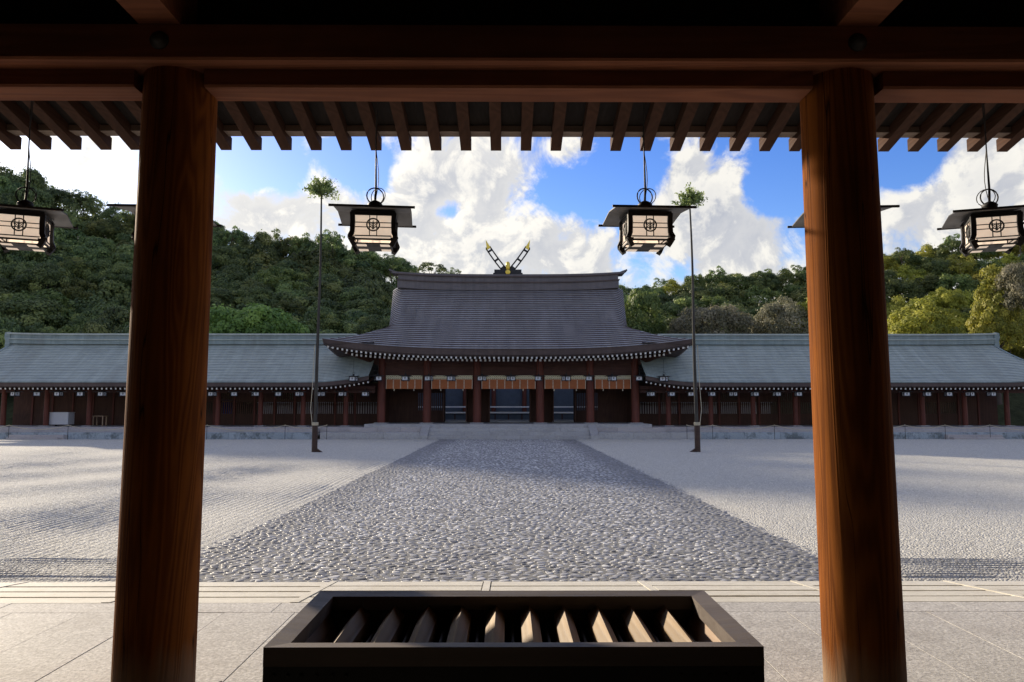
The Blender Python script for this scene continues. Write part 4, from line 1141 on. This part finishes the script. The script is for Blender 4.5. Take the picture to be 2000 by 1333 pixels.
# ------------------------------------------------------------------ gallery wings
def wing(sx, label):
    t = thing('gallery_wing', label, 'gallery', (sx * 19, 44.5, 0), 0, 'galleries either side of the hall')
    GE, GR = 42.35, 46.0; X0, X1 = 7.9, (31.8 if sx < 0 else 31.4)
    e0 = zat(746.5, GE); r0 = zat(670, GR - .1)
    ZF = 0.63; PYW = 44.5

    def wx(a): return sx * a

    def gp(s_, d, side=1):
        d_ = d / (GR - GE); xin, xout = X0, X1 + (1 - d_) ** 1.5 * 2.2 - 1.2
        a = xin + (xout - xin) * (s_ + 1) / 2
        z = e0 + (r0 - e0) * (.86 * d_ + .14 * d_ * d_)
        q = max(0, (11.4 - a) / 3.6); z += .42 * q * q * (1 - d_)          # eave sweeps up to the hall
        q = max(0, (a - X1 + 3.5) / 3.5); z += .22 * q ** 3 * (1 - d_) + .08 * q * q
        return Vector((wx(a), GE + d if side > 0 else 2 * GR - GE - d, z))
    o = stepped(gp, 24, 41, 0, GR - GE, .028); 
    pchild(o.build('front_roof', [M['roof_green'], M['trim_green']], t))
    pchild(stepped(lambda s_, d: gp(s_, d, -1), 12, 21, 0, GR - GE, .028).build('back_roof', [M['roof_green'], M['trim_green']], t))
    o = MB(); n = 40
    for i in range(n):
        p = gp(-1 + 2 * i / (n - 1), 0)
        o.v += [tuple(p + Vector((0, -.01, .034))), tuple(p + Vector((0, -.01, -.035))), tuple(p + Vector((0, .03, -.037))), tuple(p + Vector((0, .06, -.245))), tuple(p + Vector((0, .26, -.30))), tuple(p + Vector((0, 3.3, .02)))]
    for i in range(n - 1):
        for k in range(5): a = i * 6 + k; o.f.append((a, a + 1, a + 7, a + 6)); o.mi.append((0, 1, 1, 1, 2)[k])
    pchild(o.build('eave_face', [M['trim_green'], M['eave_face'], M['board']], t))
    # ridge in three courses
    rz = r0 - .12
    for nm, z0, z1, hy, ext, mt in (('ridge_base', rz, rz + .26, .34, 0, 'trim_green'), ('ridge_moulding', rz + .262, rz + .32, .42, .02, 'roof_green'), ('ridge_course', rz + .322, rz + .56, .30, 0, 'trim_green'), ('ridge_cap', rz + .562, rz + .66, .40, .15, 'roof_green')):
        o = MB(); n = 25
        for i in range(n):
            a = 9.3 + (X1 - 1.2 + ext - 9.3) * i / (n - 1); q = max(0, (a - X1 + 6) / 6); l = .10 * q ** 2.5
            o.v += [(wx(a), GR - hy, z0 + l), (wx(a), GR + hy, z0 + l), (wx(a), GR + hy, z1 + l), (wx(a), GR - hy, z1 + l)]
        for i in range(n - 1):
            for k in range(4): a = i * 4 + k; b2 = i * 4 + (k + 1) % 4; o.f.append((a, b2, b2 + 4, a + 4)); o.mi.append(0)
        o.f += [(0, 1, 2, 3), tuple(4 * (n - 1) + q for q in (3, 2, 1, 0))]; o.mi += [0, 0]
        pchild(o.build(nm, M[mt], t))
    o = MB(); xe = X1 - 1.2
    pr = [(0.0, -.35), (.18, -.40), (.30, -.2), (.26, .1), (.34, .35), (.30, .62), (.12, .66), (0, .6)]
    vs = [(wx(xe + a), GR - .36, rz + .1 + z) for a, z in pr] + [(wx(xe + a), GR + .36, rz + .1 + z) for a, z in pr]; k = len(pr)
    o.add(vs, [tuple(range(k)), tuple(range(2 * k - 1, k - 1, -1))] + [(i, (i + 1) % k, k + (i + 1) % k, k + i) for i in range(k)]); pchild(o.build('ridge_end_tile', M['trim_green'], t))
    for sy in (1, -1):
        o = MB(); ds = np.linspace(0, GR - GE, 10)
        for d in ds:
            p = gp(1, d, sy); o.v += [tuple(p + Vector((sx * .02, 0, .06))), tuple(p + Vector((sx * .02, 0, -.26))), tuple(p + Vector((-sx * .12, 0, -.26))), tuple(p + Vector((-sx * .12, 0, .06)))]
        for i in range(9):
            for k in range(4): a = i * 4 + k; b2 = i * 4 + (k + 1) % 4; o.f.append((a, b2, b2 + 4, a + 4)); o.mi.append(0)
        pchild(o.build('verge', M['trim_green'], t))
    # rafters with white ends
    a = 8.0
    while a < X1 - .1:
        s_ = (a - X0) / (X1 + 1.0 - X0) * 2 - 1; p = gp(s_, 0); o = MB()
        o.beam((wx(a), GE + .34, p.z - .375), (wx(a), GE + 2.3, p.z - .02), .085, .10, 0, 1); pchild(o.build('rafter', [M['hall_wood'], M['white']], t)); a += .262
    # posts on stones
    posts = [9.62 + 2.54 * k for k in range(9) if 9.62 + 2.54 * k < X1 + .2]
    for a in posts:
        o = MB(); o.lathe([(.15, ZF + .04), (.14, e0 - .18)], 16, (wx(a), PYW, 0)); pchild(o.build('post', M['hall_post'], t, angle=40))
        o = MB(); o.box(wx(a) - .28, wx(a) + .28, PYW - .28, PYW + .28, ZF - .02, ZF + .045, b=.02); pchild(o.build('post_stone', M['granite'], t))
    for z0, z1 in ((e0 - .42, e0 - .16), (zat(772, PYW) + .12, zat(766, PYW) + .14)):
        o = MB(); a0, a1 = sorted((wx(7.9), wx(X1 + .3))); o.box(a0, a1, PYW - .08, PYW + .08, z0, z1); pchild(o.build('lintel', M['hall_beam'], t))
    # rear wall: dado, barred windows, upper boards, half posts
    RW = 47.2; za, zb, zc_ = zat(808.5, RW), zat(786, RW), zat(764, RW)
    bays = [8.1] + [9.62 + 1.27 * k for k in range(18) if 9.62 + 1.27 * k < X1 + .3]
    for i, (a, c) in enumerate(zip(bays[:-1], bays[1:])):
        closed = (sx < 0 and a > 20.5) or (sx > 0 and (a > 27.4 or 22.6 < a < 25))
        x0, x1 = sorted((wx(a + .055), wx(c - .055)))
        o = MB(); o.box(x0, x1, RW, RW + .08, ZF, za); pchild(o.build('dado', M['hall_wood'], t))
        if closed:
            o = MB(); o.box(x0, x1, RW + .005, RW + .07, za + .002, e0 - .1); pchild(o.build('board_panel', M['hall_wood'], t))
        else:
            o = MB(); n = 9
            for k in range(n): x = x0 + (x1 - x0) * (k + .5) / n; o.box(x - .038, x + .038, RW + .01, RW + .07, za + .002, zb - .002)
            pchild(o.build('window_bars', M['hall_wood'], t))
            o = MB(); o.box(x0, x1, RW, RW + .08, zb, zb + .10); pchild(o.build('rail', M['hall_wood'], t))
            if i % 3 != 1:
                o = MB(); o.box(x0, x1, RW + .01, RW + .07, zb + .102, zc_ + .25); pchild(o.build('upper_board', M['hall_wood'], t))
            else:
                o = MB()
                for k in range(n): x = x0 + (x1 - x0) * (k + .5) / n; o.box(x - .045, x + .045, RW + .01, RW + .07, zb + .102, zc_ + .25)
                pchild(o.build('upper_bars', M['hall_wood'], t))
            o = MB(); o.box(x0, x1, RW - .02, RW + .10, zc_ + .252, e0 + .1); pchild(o.build('top_board', M['hall_beam'], t))
        o = MB(); o.box(wx(a) - .055, wx(a) + .055, RW - .06, RW + .11, ZF, e0 + .1); pchild(o.build('wall_post', M['hall_post'], t))
    o = MB(); a0, a1 = sorted((wx(7.9), wx(X1))); o.box(a0, a1, 44.0, 47.3, e0 + .12, e0 + .16); pchild(o.build('ceiling', M['board'], t))
    # stone base: kerb, step, floor
    a0, a1 = (sorted((wx(10.6), wx(31.0))))
    stones('kerb_stone', a0, a1, 40.95, 41.9, -.01, .375, 18, M['kerbstone'], t, .015)
    stones('plinth_stone', a0, a1, 41.50, 44.0, .377, ZF - .06, 12, M['plinth'], t, .01)
    o = MB(); a0, a1 = sorted((wx(8.3), wx(31.0))); o.box(a0, a1, 42.4, 47.6, .30, ZF); pchild(o.build('floor', M['plinth'], t))
    # wide steps near the far end
    for k in range(2):
        c0, c1 = sorted((wx(27.0 - .12 * (1 - k)), wx(24.0 + .12 * (1 - k))))
        stones('step', c0, c1, 40.25 + .35 * k, 40.94, 0, .13 * (k + 1), 2, M['plinth'], t)
    return t, gp, GE


wl = wing(-1, 'long low gallery with green copper roof, left of the large hall')
wr = wing(1, 'long low gallery with green copper roof, right of the large hall')

# far corner of the next roof, right edge
o = MB(); x0, y0 = 31.6, 46.5
cg = thing('corner_gallery', 'end of a further green-roofed gallery at the right edge of the picture', 'gallery', (34, 48, 0))
for nm, pts, mt in (('roof', [(33.4, 44.0, 3.3), (40, 44.0, 3.3), (40, 47.5, 5.2), (33.6, 47.5, 5.2)], 'roof_green'),):
    o.add(pts + [(a, b2, z - .12) for a, b2, z in pts], [(0, 1, 2, 3), (7, 6, 5, 4), (0, 4, 5, 1), (3, 2, 6, 7), (0, 3, 7, 4)]); pchild(o.build(nm, M[mt], cg))
o = MB(); o.box(33.5, 40, 47.3, 47.7, 5.1, 5.5); pchild(o.build('ridge', M['trim_green'], cg))
o = MB(); o.box(33.5, 40, 44.4, 44.5, .6, 3.15); pchild(o.build('wall', M['hall_wood'], cg))
for a in np.arange(33.5, 38, .27):
    o = MB(); o.beam((a, 44.1, 3.08), (a, 45.0, 3.2), .085, .10, 0, 1); pchild(o.build('rafter', [M['hall_wood'], M['white']], cg))

# ------------------------------------------------------------------ small lanterns along the far eaves
proto = None


def far_lantern(u, v, y, label, group, sc=1.16):
    global proto
    x = xat(u, y); z = zat(v, y)
    if proto is None:
        proto = lantern('eave_lantern', label, (x, y, z), 0, .62, group, 1, False); t = proto
    else: t = copy_tree(proto)
    t.location = (x, y, z); t.rotation_euler = (0, 0, R(rnd.choice((-1, 1)) * rnd.uniform(4, 34))); t.scale = (sc,) * 3
    tag(t, label, 'lantern', group)
    return t


for i, u in enumerate((792, 881, 998, 1106, 1196)): far_lantern(u, 745, 42.9, 'small white-paned lantern hanging in front of the %s orange blind from the left' % ORD[i], 'lanterns before the blinds')
for i, u in enumerate((837, 941, 1052, 1151)): far_lantern(u, 745, 42.9, 'small white-paned lantern hanging before the hall post between blinds %s and %s from the left' % (ORD[i], ORD[i + 1]), 'lanterns before the hall posts')
for u, v in ((738, 745), (1249, 745)): far_lantern(u, v, 42.9, 'small white-paned lantern beside the outermost %s post of the hall front' % ('left' if u < 990 else 'right'), 'lanterns at the ends of the hall front')
for u, v in ((690, 746), (1297, 746)): far_lantern(u, v, 42.2, 'white-paned lantern hanging free under the upturned %s corner of the hall eave' % ('left' if u < 990 else 'right'), 'lanterns under the corners of the hall eave')
for i, u in enumerate((714, 669, 627, 585, 543, 499, 457, 415)): far_lantern(u, 775, 43.2, 'small white-paned lantern under the left gallery eave, %s counting out from the hall' % ORD[i], 'lanterns along the left gallery', 1.08)
for i, u in enumerate((30, 72, 115, 158, 200, 240)): far_lantern(u, 775, 43.2, 'small white-paned lantern under the left gallery eave, %s counting in from the left edge' % ORD[i], 'lanterns along the left gallery', 1.08)
for i, u in enumerate((1271, 1311, 1349, 1390, 1432, 1474, 1517, 1559)): far_lantern(u, 775, 43.2, 'small white-paned lantern under the right gallery eave, %s counting out from the hall' % ORD[i], 'lanterns along the right gallery', 1.08)
for i, u in enumerate((1936, 1894, 1852, 1810, 1769)): far_lantern(u, 775, 43.2, 'small white-paned lantern under the right gallery eave, %s counting in from the right edge' % ORD[i], 'lanterns along the right gallery', 1.08)

# things standing in the galleries
t = thing('storage_cabinet', 'pale grey cabinet standing in the gallery left of the hall', 'cabinet', (xat(124, 45.0), 45.0, .63))
o = MB(); o.box(-.56, .56, -.32, .32, .10, .80, b=.015); o.build('body', M['cabinet'], t)
for k in range(8):
    o = MB(); o.box(-.52, .52, -.332, -.321, .13 + k * .082, .13 + k * .082 + .066); o.build('slat', M['cabinet'], t)
for sx in (-1, 1):
    for sy in (-1, 1): o = MB(); o.box(sx * .5 - .04, sx * .5 + .04, sy * .27 - .04, sy * .27 + .04, 0, .10); o.build('leg', M['iron'], t)
o = MB(); o.box(-.58, .58, -.34, .34, .80, .83); o.build('top', M['cabinet'], t)
t = thing('side_table', 'small brown table beside a post of the gallery left of the hall', 'table', (xat(198, 44.9), 44.9, .63))
o = MB(); o.box(-.34, .34, -.25, .25, .58, .62); o.build('top', M['table'], t)
for sx in (-1, 1):
    for sy in (-1, 1): o = MB(); o.box(sx * .28 - .03, sx * .28 + .03, sy * .2 - .03, sy * .2 + .03, 0, .58); o.build('leg', M['table'], t)
o = MB(); xb0, xb1 = xat(435, 47.6), xat(466, 47.6); n = 24; w = (xb1 - xb0)
for i in range(n + 1):
    a = i / n; o.v += [(a * w, .03 * math.sin(a * 40), 0), (a * w, .03 * math.sin(a * 40), .95)]
for i in range(n): o.f.append((2 * i, 2 * i + 2, 2 * i + 3, 2 * i + 1)); o.mi.append(1 if (i % 8) in (1, 5) else 0)
c = o.build('curtain', [M['blue'], M['white']]); c.location = (xb0, 47.34, zat(810, 47.6)); tag(c, 'blue and white striped curtain behind a barred window of the left gallery', 'curtain')
o2 = c.modifiers.new('thickness', 'SOLIDIFY'); o2.thickness = 0.01

# ------------------------------------------------------------------ leaves and trees
def leaf_crown(name, seed, mat, n_clump=46, per=150, leaf=.055, flat=.78, clump=.30, droop=0.0, spread=1.0, taper=0.0):
    """crown of unit radius: lumpy clumps of small leaf faces, centred on (0,0,0)"""
    rs = np.random.RandomState(seed); V, T = [], []
    pts = []
    while len(pts) < n_clump:
        d = rs.normal(size=3); d /= np.linalg.norm(d)
        if d[2] < -0.55: continue
        r = rs.uniform(.55, .86)
        c = d * r
        if taper: c[:2] *= (1 - taper * (c[2] + .6) / 1.6)
        c[2] *= flat
        if all(np.linalg.norm(c - q[0]) > .20 for q in pts) or rs.rand() < .08: pts.append((c, clump * rs.uniform(.62, 1.25)))
    for c, rad in pts:
        m = int(per * (rad / clump) ** 1.5); d = rs.normal(size=(m, 3)); out = c / (np.linalg.norm(c) + 1e-6)
        d = d / np.linalg.norm(d, axis=1)[:, None] + out * .55 + np.array([0, 0, .35]); d /= np.linalg.norm(d, axis=1)[:, None]
        rr = rad * np.where(rs.rand(m, 1) < .06, rs.uniform(1.05, 1.35, (m, 1)), rs.uniform(.70, 1.06, (m, 1))); p = c + d * rr * np.array([1, 1, .82])
        nrm = d + rs.normal(size=(m, 3)) * .28; nrm /= np.linalg.norm(nrm, axis=1)[:, None]
        a = np.cross(nrm, rs.normal(size=(m, 3))); a /= np.linalg.norm(a, axis=1)[:, None]; b2 = np.cross(nrm, a)
        s_ = leaf * rs.uniform(.6, 1.3, (m, 1)); tn = np.clip(rs.normal(.45, .2) + rs.normal(size=m) * .16 , 0, 1)
        q = np.stack([p - a * s_, p + b2 * s_ * .55 + nrm * s_ * .12, p + a * s_, p - b2 * s_ * .55 + nrm * s_ * .12], 1)
        V.append(q.reshape(-1, 3)); T.append(np.repeat(tn, 4))
    V = np.concatenate(V); T = np.concatenate(T); F = np.arange(len(V)).reshape(-1, 4)
    return fast_mesh(name, V, F, mat, T, False, False)


def trunk_mesh(seed, h=1.0, r=.05, limbs=5):
    rs = random.Random(seed); o = MB(); pts = [(rs.uniform(-.03, .03) * i, rs.uniform(-.03, .03) * i, h * i / 5) for i in range(6)]
    o.tube(pts, [r * (1.25 - .75 * i / 5) for i in range(6)], 7)
    for k in range(limbs):
        a = rs.uniform(0, 6.28); z = h * rs.uniform(.5, .95); i = min(5, int(z / h * 5)); b0 = Vector(pts[i]); L_ = rs.uniform(.25, .5)
        o.tube([b0, b0 + Vector((math.cos(a) * L_ * .5, math.sin(a) * L_ * .5, L_ * .35)), b0 + Vector((math.cos(a) * L_, math.sin(a) * L_, L_ * .9))], [r * .5, r * .35, r * .12], 5)
    return o.mesh('trunk', M['bark'], True)


CR = {}
for i in range(5): CR['dark', i] = leaf_crown('crown', 11 + i, M['leaf_dark'], 44 + 8 * i, 230, .043, .85, .29 - .012 * i)
for i in range(3): CR['mid', i] = leaf_crown('crown', 31 + i, M['leaf_mid'], 60, 170, .046, .85, .27)
for i in range(2): CR['yellow', i] = leaf_crown('crown', 41 + i, M['leaf_yellow'], 60, 190, .042, .95, .25)
for i in range(2): CR['grey', i] = leaf_crown('crown', 51 + i, M['leaf_grey'], 80, 240, .032, .72, .25)
CR['fresh', 0] = leaf_crown('crown', 61, M['leaf_fresh'], 70, 210, .040, .50, .23)
CR['cone', 0] = leaf_crown('crown', 62, M['leaf_yellow'], 90, 170, .036, 1.35, .20, taper=.75)
CR['airy', 0] = leaf_crown('crown', 63, M['leaf_dark'], 34, 70, .05, .9, .20)
TM = [trunk_mesh(i) for i in range(4)]
bases = []


def tree(u, v, y, wpx, kind, label, group=None, hscale=1.0, name='broadleaf_tree', below=0.55):
    """top of the crown at picture row v, at distance y, crown wpx wide"""
    x = xat(u, y, v); zt = zat(v, y); r = wpx / FPX * y / 2
    ks = [k for k in CR if k[0] == kind]; cm = CR[rnd.choice(ks)]
    fl = {'dark': .85, 'mid': .85, 'yellow': .95, 'grey': .72, 'fresh': .5, 'cone': 1.35, 'airy': .9}[kind]
    hz = r * (fl + .12) * hscale; zc0 = zt - hz; h = max(2.0, hz * 1.1 + r * below); zb = zc0 - h
    t = thing(name, label, 'tree', (x, y, zb), rnd.uniform(0, 6.28), group)
    link('crown', cm, t, (0, 0, h), None, (r, r, r * hscale))
    link('trunk', rnd.choice(TM), t, (0, 0, -.5), None, (h * .55, h * .55, h + .7))
    bases.append((x, y, zb)); return t


def interp(tab, u):
    for (a, va), (b2, vb) in zip(tab[:-1], tab[1:]):
        if a <= u <= b2: return va + (vb - va) * (u - a) / (b2 - a)
    return tab[0][1] if u < tab[0][0] else tab[-1][1]


LT = [(-60, 300), (0, 303), (40, 315), (75, 343), (130, 368), (200, 393), (260, 412), (410, 424), (440, 444), (500, 452), (560, 462), (600, 458), (645, 453), (680, 474), (730, 488), (770, 500), (800, 520)]
RT_ = [(1180, 556), (1225, 552), (1290, 549), (1345, 535), (1420, 526), (1500, 527), (1575, 520), (1640, 505), (1740, 492), (1800, 474), (1835, 462), (1890, 462), (2000, 448), (2060, 440)]
def tree_label(u, row, n, look):
    lvl = ['on the skyline', 'high', 'halfway up', 'low down'][0 if row == 0 else 1 if row < n * .4 else 2 if row < n * .72 else 3]
    zone = ('at the left edge', 'behind the first post', 'between post and left mast', 'between left mast and hall', 'between hall and right mast', 'between right mast and sunlit post', 'behind the sunlit post', 'right of the sunlit post')[sum(u > q for q in (250, 415, 620, 900, 1360, 1575, 1740))]
    return '%s tree %s, %s' % (look, lvl, zone)


lab_l = 'dark evergreen tree in the dense wood on the left hillside'
lab_r = 'green tree in the dense wood behind the right gallery'
lab_ry = 'yellow-green tree in the sunlit wood behind the right gallery'
# left hillside: rows stepping down towards the gallery
for row in range(9):
    y = 92 - row * 3.9; k = 0; u = -70 + (row % 2) * 30
    while u < 812:
        top = interp(LT, u); v = top + row * (655 - top) / 9.0 * 1.0 + rnd.uniform(-7, 12) * (1 if row else .4)
        wpx = (74 + 100 * rnd.random() ** 1.5) * (1.0 if row else .8)
        if v < 668 and not (u > 730 and row > 6):
            kind = 'dark' if rnd.random() < .74 else 'mid'
            tree(u, v, y + rnd.uniform(-1.2, 1.2), wpx, kind, tree_label(u, row, 9, 'dark evergreen' if kind == 'dark' else 'lighter green'), 'evergreens on the left hillside', rnd.uniform(.8, 1.35))
        u += wpx * rnd.uniform(.55, .72)
# wood behind the right gallery
for row in range(6):
    y = 84 - row * 4.0; u = 1160 + (row % 2) * 28
    while u < 2070:
        top = interp(RT_, u); v = top + row * (660 - top) / 6.0 + rnd.uniform(-6, 10) * (1 if row else .4)
        wpx = rnd.uniform(66, 108) * (1.0 if row else .85)
        yel = u > 1690 or (row == 0 and rnd.random() < .25)
        kind = ('yellow' if rnd.random() < .72 else 'mid') if yel else ('mid' if rnd.random() < .62 else 'dark')
        tree(u, v, y + rnd.uniform(-1.2, 1.2), wpx, kind, tree_label(u, row, 6, {'yellow': 'yellow-green', 'mid': 'mid green', 'dark': 'dark green'}[kind]), 'trees behind the right gallery', rnd.uniform(.9, 1.1))
        u += wpx * rnd.uniform(.55, .72)
# trees one can tell apart
tree(497, 592, 56.5, 205, 'fresh', 'bright green flat-topped tree just behind the left gallery roof', None, .9)
tree(735, 614, 57.5, 82, 'dark', 'small dark tree behind the roof corner left of the hall', None, .9)
tree(845, 505, 66.0, 74, 'airy', 'sparse treetop showing just above the hall ridge', None, .9)
tree(885, 522, 68.0, 40, 'airy', 'tiny treetop above the hall ridge beside the crossed finials', None, .8)
tree(1385, 588, 58.0, 168, 'grey', 'rounded grey-green tree behind the gallery, nearer the hall', None, 1.1)
tree(1530, 578, 58.5, 138, 'grey', 'rounded grey-green tree behind the gallery, beside the sunlit post', None, 1.25)
tree(1590, 572, 57.5, 80, 'yellow', 'bright green tree half hidden behind the sunlit post', None, 1.1)
tree(1250, 556, 60.5, 98, 'mid', 'brownish green tree right beside the hall roof', None, 1.5)
tree(1935, 490, 56.5, 118, 'cone', 'tall yellow-green pointed tree behind the end of the right gallery', None, 1.5, 'pointed_tree', .3)
tree(2000, 500, 55.0, 110, 'grey', 'pale blossoming tree cut by the right edge of the picture', None, 1.5)
tree(1800, 580, 57.0, 130, 'yellow', 'yellow-green tree behind the right gallery roof, right of the sunlit post', None, .9)

for u, v in ((70, 333), (165, 371), (300, 405), (455, 440), (530, 444), (590, 452), (650, 446), (705, 476), (765, 494)):
    tree(u, v, 90 + rnd.uniform(-2, 2), rnd.uniform(44, 66), 'airy', tree_label(u, 0, 9, 'sparse dark'), 'evergreens on the left hillside', rnd.uniform(.9, 1.2))
for u, v in ((1290, 540), (1400, 517), (1490, 520), (1560, 513), (1760, 480), (1860, 452), (1990, 440)):
    tree(u, v, 83 + rnd.uniform(-2, 2), rnd.uniform(40, 60), 'airy', tree_label(u, 0, 6, 'sparse'), 'trees behind the right gallery', rnd.uniform(.9, 1.2))
by = {}
for o in COL.objects:
    if o.get('category') == 'tree': by.setdefault(o['label'], []).append(o)
for lab, os_ in by.items():
    if len(os_) > 1:
        for i, o in enumerate(sorted(os_, key=lambda q: q.location.x / q.location.y)): o['label'] = lab + ', %s from left' % ORD[min(i, 13)]

# hill under the woods
def hills():
    B = np.array(bases); xs = np.arange(-130, 131, 4.0); ys = np.arange(54, 150, 4.0); V = []
    for y in ys:
        for x in xs:
            d2 = (B[:, 0] - x) ** 2 + (B[:, 1] - y) ** 2 + 6.0; w = 1 / d2 ** 1.6; z = (B[:, 2] * w).sum() / w.sum()
            near = math.sqrt(d2.min()); z = z - max(0, near - 6) * .9
            z *= min(1, max(0, (y - 55) / 5))
            if y < 74: z *= min(1, max(0, (abs(x) - 12) / 7))
            V.append((x, y, max(z, -.2) if y > 56 else -.2))
    nx = len(xs); ny = len(ys); F = [(j * nx + i, j * nx + i + 1, (j + 1) * nx + i + 1, (j + 1) * nx + i) for j in range(ny - 1) for i in range(nx - 1)]
    me = bpy.data.meshes.new('hill'); me.from_pydata(V, [], F); me.materials.append(M['forest']); me.polygons.foreach_set('use_smooth', [True] * len(F)); me.update()
    tag(link('hill', me), 'wooded hill rising behind the shrine', None, None, 'structure')


hills()


# ------------------------------------------------------------------ leafy masts in the courtyard
def mast(x, y, ztop, label, seed, sx, lean):
    t = thing('leafy_mast', label, 'pole', (x, y, 0)); rs = random.Random(seed); o = MB()
    H = ztop - .78; pts = []; rad = []
    for i in range(26):
        q = i / 25; pts.append((lean * q + .03 * math.sin(q * 7 + seed) * q, .02 * math.sin(q * 5), H * q)); rad.append(.080 - .048 * q)
    o.tube(pts, rad, 10); o.build('pole', M['mast'], t, smooth=True)
    # a second, dark sleeve at the foot, with wedge and rope binding
    o = MB(); o.lathe([(.115, 0), (.11, 1.05)], 12); o.build('sleeve', M['box'], t, angle=40)
    o = MB(); o.add([(sx * .10, -.07, 0), (sx * .36, -.07, 0), (sx * .36, .07, 0), (sx * .10, .07, 0), (sx * .10, -.07, .16), (sx * .10, .07, .16), (sx * .30, -.07, .03), (sx * .30, .07, .03)],
                    [(0, 1, 6, 4), (1, 2, 7, 6), (2, 3, 5, 7), (4, 6, 7, 5), (0, 4, 5, 3), (0, 3, 2, 1)]); o.build('prop', M['box'], t)
    o = MB()
    for k in range(4): o.tube([(.118 * math.cos(a), .118 * math.sin(a), 1.07 + k * .03) for a in [6.283 * i / 10 for i in range(10)]], .017, 5, closed=True)
    o.build('rope_binding', M['rope'], t, smooth=True)
    o = MB(); o.tube([(-sx * .09, -.08, 1.1), (-sx * .16, -.1, 1.7), (-sx * .11, -.09, 2.6), (-sx * .07, -.05, 4.2)], .012, 5); o.build('cord', M['rope'], t, smooth=True)
    # tuft
    rs2 = np.random.RandomState(seed); V, T = [], []; o = MB(); c0 = Vector((lean, 0, H))
    for k in range(52):
        d = Vector((rs2.normal(), rs2.normal(), abs(rs2.normal()) * .95 - .22)).normalized(); L_ = rs2.uniform(.36, .72)
        a = c0 + Vector((0, 0, rs2.uniform(-.05, .22))); e = a + Vector((d.x, d.y, d.z * .85)) * L_
        o.tube([a, (a + e) / 2 + Vector((0, 0, .04)), e], [.012, .008, .003], 4)
        m = 40; tt = rs2.uniform(.2, 1.05, (m, 1)); p = np.array(a) + (np.array(e) - np.array(a)) * tt + rs2.normal(size=(m, 3)) * .055
        n_ = rs2.normal(size=(m, 3)) + np.array([0, 0, .6]); n_ /= np.linalg.norm(n_, axis=1)[:, None]; aa = np.cross(n_, rs2.normal(size=(m, 3))); aa /= np.linalg.norm(aa, axis=1)[:, None]; bb = np.cross(n_, aa)
        s_ = rs2.uniform(.035, .07, (m, 1)); V.append(np.stack([p - aa * s_, p + bb * s_ * .5, p + aa * s_, p - bb * s_ * .5], 1).reshape(-1, 3)); T.append(np.full(m * 4, rs2.uniform(.3, 1)))
    o.build('twigs', M['bark'], t)
    V = np.concatenate(V); q = fast_mesh('crown', V, np.arange(len(V)).reshape(-1, 4), M['leaf_dark'], np.concatenate(T)); q.parent = t
    return t


MY = 29.2
mast(xat(617, MY), MY, zat(343, MY), 'tall thin mast with a leafy tuft on top, left of the path', 3, 1, .06)
mast(xat(1360, MY), MY, zat(360, MY), 'tall thin mast with a leafy tuft on top, right of the path', 9, -1, -.10)

# ------------------------------------------------------------------ rope barrier along the galleries
def rope_run(us, y, side):
    prev = None
    for i, u in enumerate(us):
        x = xat(u, y); z0 = 0.0; zt = zat(830.5, y)
        t = thing('rope_post', 'thin metal rope stake in front of the %s gallery, %s from the left' % (side, ORD[i]), 'stake', (x, y, z0), 0, 'rope stakes, %s gallery' % side)
        o = MB(); o.tube([(0, 0, 0), (0, 0, zt)], .014, 6); o.build('rod', M['iron'], t)
        o = MB(); o.lathe([(.02, zt - .03), (.024, zt), (.012, zt + .02)], 8); o.build('cap', M['rope'], t)
        if prev is not None:
            a, b2 = Vector((prev, y, zt - .01)), Vector((x, y, zt - .01)); o = MB(); pts = []
            for k in range(13):
                q = k / 12; p = a.lerp(b2, q); p.z -= .30 * 4 * q * (1 - q) * min(1, (b2 - a).length / 4.2); pts.append(p)
            o.tube(pts, .016, 5); r = o.build('barrier_rope', M['rope'], None, smooth=True); tag(r, 'pale straw rope before the %s gallery, sagging between stakes %s and %s from the left' % (side, ORD[i - 1], ORD[i]), 'rope', 'barrier ropes, %s gallery' % side)
        prev = x


rope_run([-100, 22, 137, 270, 407, 559, 640], 40.3, 'left')
rope_run([1340, 1390, 1510, 1640, 1764, 1842, 1929, 2060], 40.3, 'right')
